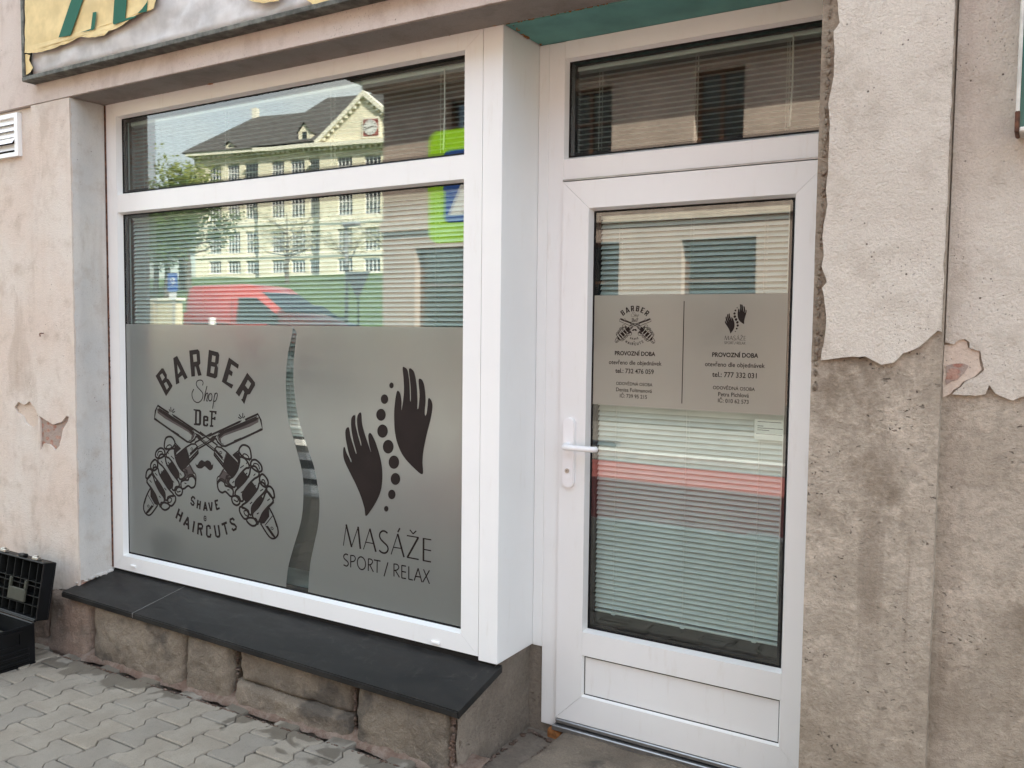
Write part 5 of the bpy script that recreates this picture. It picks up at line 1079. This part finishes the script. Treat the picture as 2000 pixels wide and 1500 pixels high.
pc = empty('crossing_sign', 'lime bordered blue pedestrian crossing sign mirrored at the right of the shop window', 'sign', (px0+pw_/2, PY, ground(px0)))
ox, oz = pw_/2, pz0-ground(px0)
slab('lime_board', rrect(-ox, ox, oz, oz+pw_, .12), [], .0, .012, MT['sign_lime'], pc)
slab('blue_field', rrect(-ox+.2, ox-.2, oz+.2, oz+pw_-.2, .06), [], .0125, .015, MT['sign_blue'], pc)
slab('white_triangle', [(-ox+.25, oz+.27), (ox-.25, oz+.27), (0, oz+pw_-.26)], [], .0155, .017, MT['sign_white'], pc)
bm = bmesh.new(); c0 = oz+.27
for a, b, r in (((.0, c0+.26), (.01, c0+.16), .028), ((.01, c0+.16), (-.07, c0+.02), .017), ((.01, c0+.16), (.08, c0+.02), .017), ((0, c0+.25), (-.08, c0+.18), .012), ((0, c0+.25), (.08, c0+.20), .012), ((0, c0+.295), (.0, c0+.33), .022)): tube(bm, [(a[0], .018, a[1]), (b[0], .018, b[1])], r, 8)
for v_ in bm.verts: v_.co.y = .0175+(v_.co.y-.018)*.05
bm_obj('walking_figure', bm, MT['trim_black'], pc)
for k in range(4): B('crossing_bar', MT['trim_black'], pc, -.13+k*.075, -.09+k*.075, .0172, .0176, c0+.006, c0+.022)
bm = bmesh.new(); tube(bm, [(0, -.035, -.1), (0, -.035, oz+pw_+.05)], .03, 12); bm_obj('post', bm, MT['post_grey'], pc)
BYS = -14.9; b0, b1 = rfl(327, 538, BYS, GW), rfl(345, 566, BYS, GW); bx = (b0.x+b1.x)/2
bs = empty('blue_street_sign', 'blue sign with white figures on a post behind the van, mirrored at left', 'sign', (bx, BYS, .86))
slab('blue_panel', rrect(-.23, .23, b1.z-.86-.06, b0.z-.86+.06, .04), [], 0, .01, MT['sign_blue'], bs)
bm = bmesh.new(); zc = (b0.z+b1.z)/2-.86
for k in range(10):
    a = math.radians(200-k*32); a2 = math.radians(200-(k+1)*32)
    tube(bm, [(.08*math.cos(a), .013, zc+.06+.08*math.sin(a)), (.08*math.cos(a2), .013, zc+.06+.08*math.sin(a2))], .018, 6)
tube(bm, [(-.05, .013, zc-.1), (.1, .013, zc-.02)], .018, 6); bm_obj('white_symbol', bm, MT['sign_white'], bs)
slab('white_panel', rrect(-.17, .17, b1.z-.86-.30, b1.z-.86-.08, .03), [], 0, .01, MT['sign_white'], bs)
bm = bmesh.new(); tube(bm, [(0, -.035, -.1), (0, -.035, b0.z-.86+.1)], .03, 10); bm_obj('post', bm, MT['post_grey'], bs)
yy = -14.9; c = rfl(698, 545, yy, GW)
ys_ = empty('yield_sign', 'back of a triangular road sign pointing down, mirrored right of the lamp post', 'sign', (c.x, yy, .86))
zz = c.z-.86
slab('sign_plate', [(-.45, zz+.2), (0, zz-.55), (.45, zz+.2)], [], 0, .012, MT['sign_back'], ys_)
bm = bmesh.new(); tube(bm, [(-.02, -.03, -.1), (0, -.03, zz+.15)], .03, 10); bm_obj('post', bm, MT['trim_black'], ys_)
lp0 = rfl(676, 600, -15.2, GW); lt_ = rfl(680, 438, -15.2, GW)
lm = empty('street_lamp', 'tall slim pale street lamp in front of the school, mirrored in the shop window', 'street lamp', (lp0.x, -15.2, .91))
bm = bmesh.new(); tube(bm, [(0, 0, -.1), (0, 0, 1.0), (0, 0, lt_.z-.91)], [.075, .06, .04], 12); bm_obj('post', bm, MT['post_grey'], lm)
bm = bmesh.new(); box(bm, -.1, .45, -.1, .1, lt_.z-.97, lt_.z-.86, .03, 2); bm_obj('lamp_head', bm, MT['post_grey'], lm)
gw = empty('garden_wall', 'low cream garden wall on the lawn bank, mirrored at the left behind the van', 'wall', (-24.5, -18.0, 1.2))
simple('wall_cream', (.62, .54, .38), .9)
B('wall', MT['wall_cream'], gw, -3.5, 1.4, -.15, .15, -.2, 1.35); B('coping', MT['school_trim'], gw, -3.6, 1.5, -.2, .2, 1.35, 1.45)
for x in (-2.5, -1.2, .1): B('pier', MT['wall_cream'], gw, x-.16, x+.16, .151, .19, -.2, 1.35)
bn = rfl(413, 625, -8.2, GW)
bo = empty('white_bollard', 'short white marker post beside the red van', 'bollard', (bn.x, -8.2, .003))
bm = bmesh.new(); tube(bm, [(0, 0, 0), (0, 0, bn.z+.05)], .055, 12); bm_obj('post', bm, MT['sign_white'], bo); bm = bmesh.new(); tube(bm, [(0, 0, bn.z-.25), (0, 0, bn.z-.15)], .058, 12); bm_obj('reflector_band', bm, MT['tail_red'], bo)
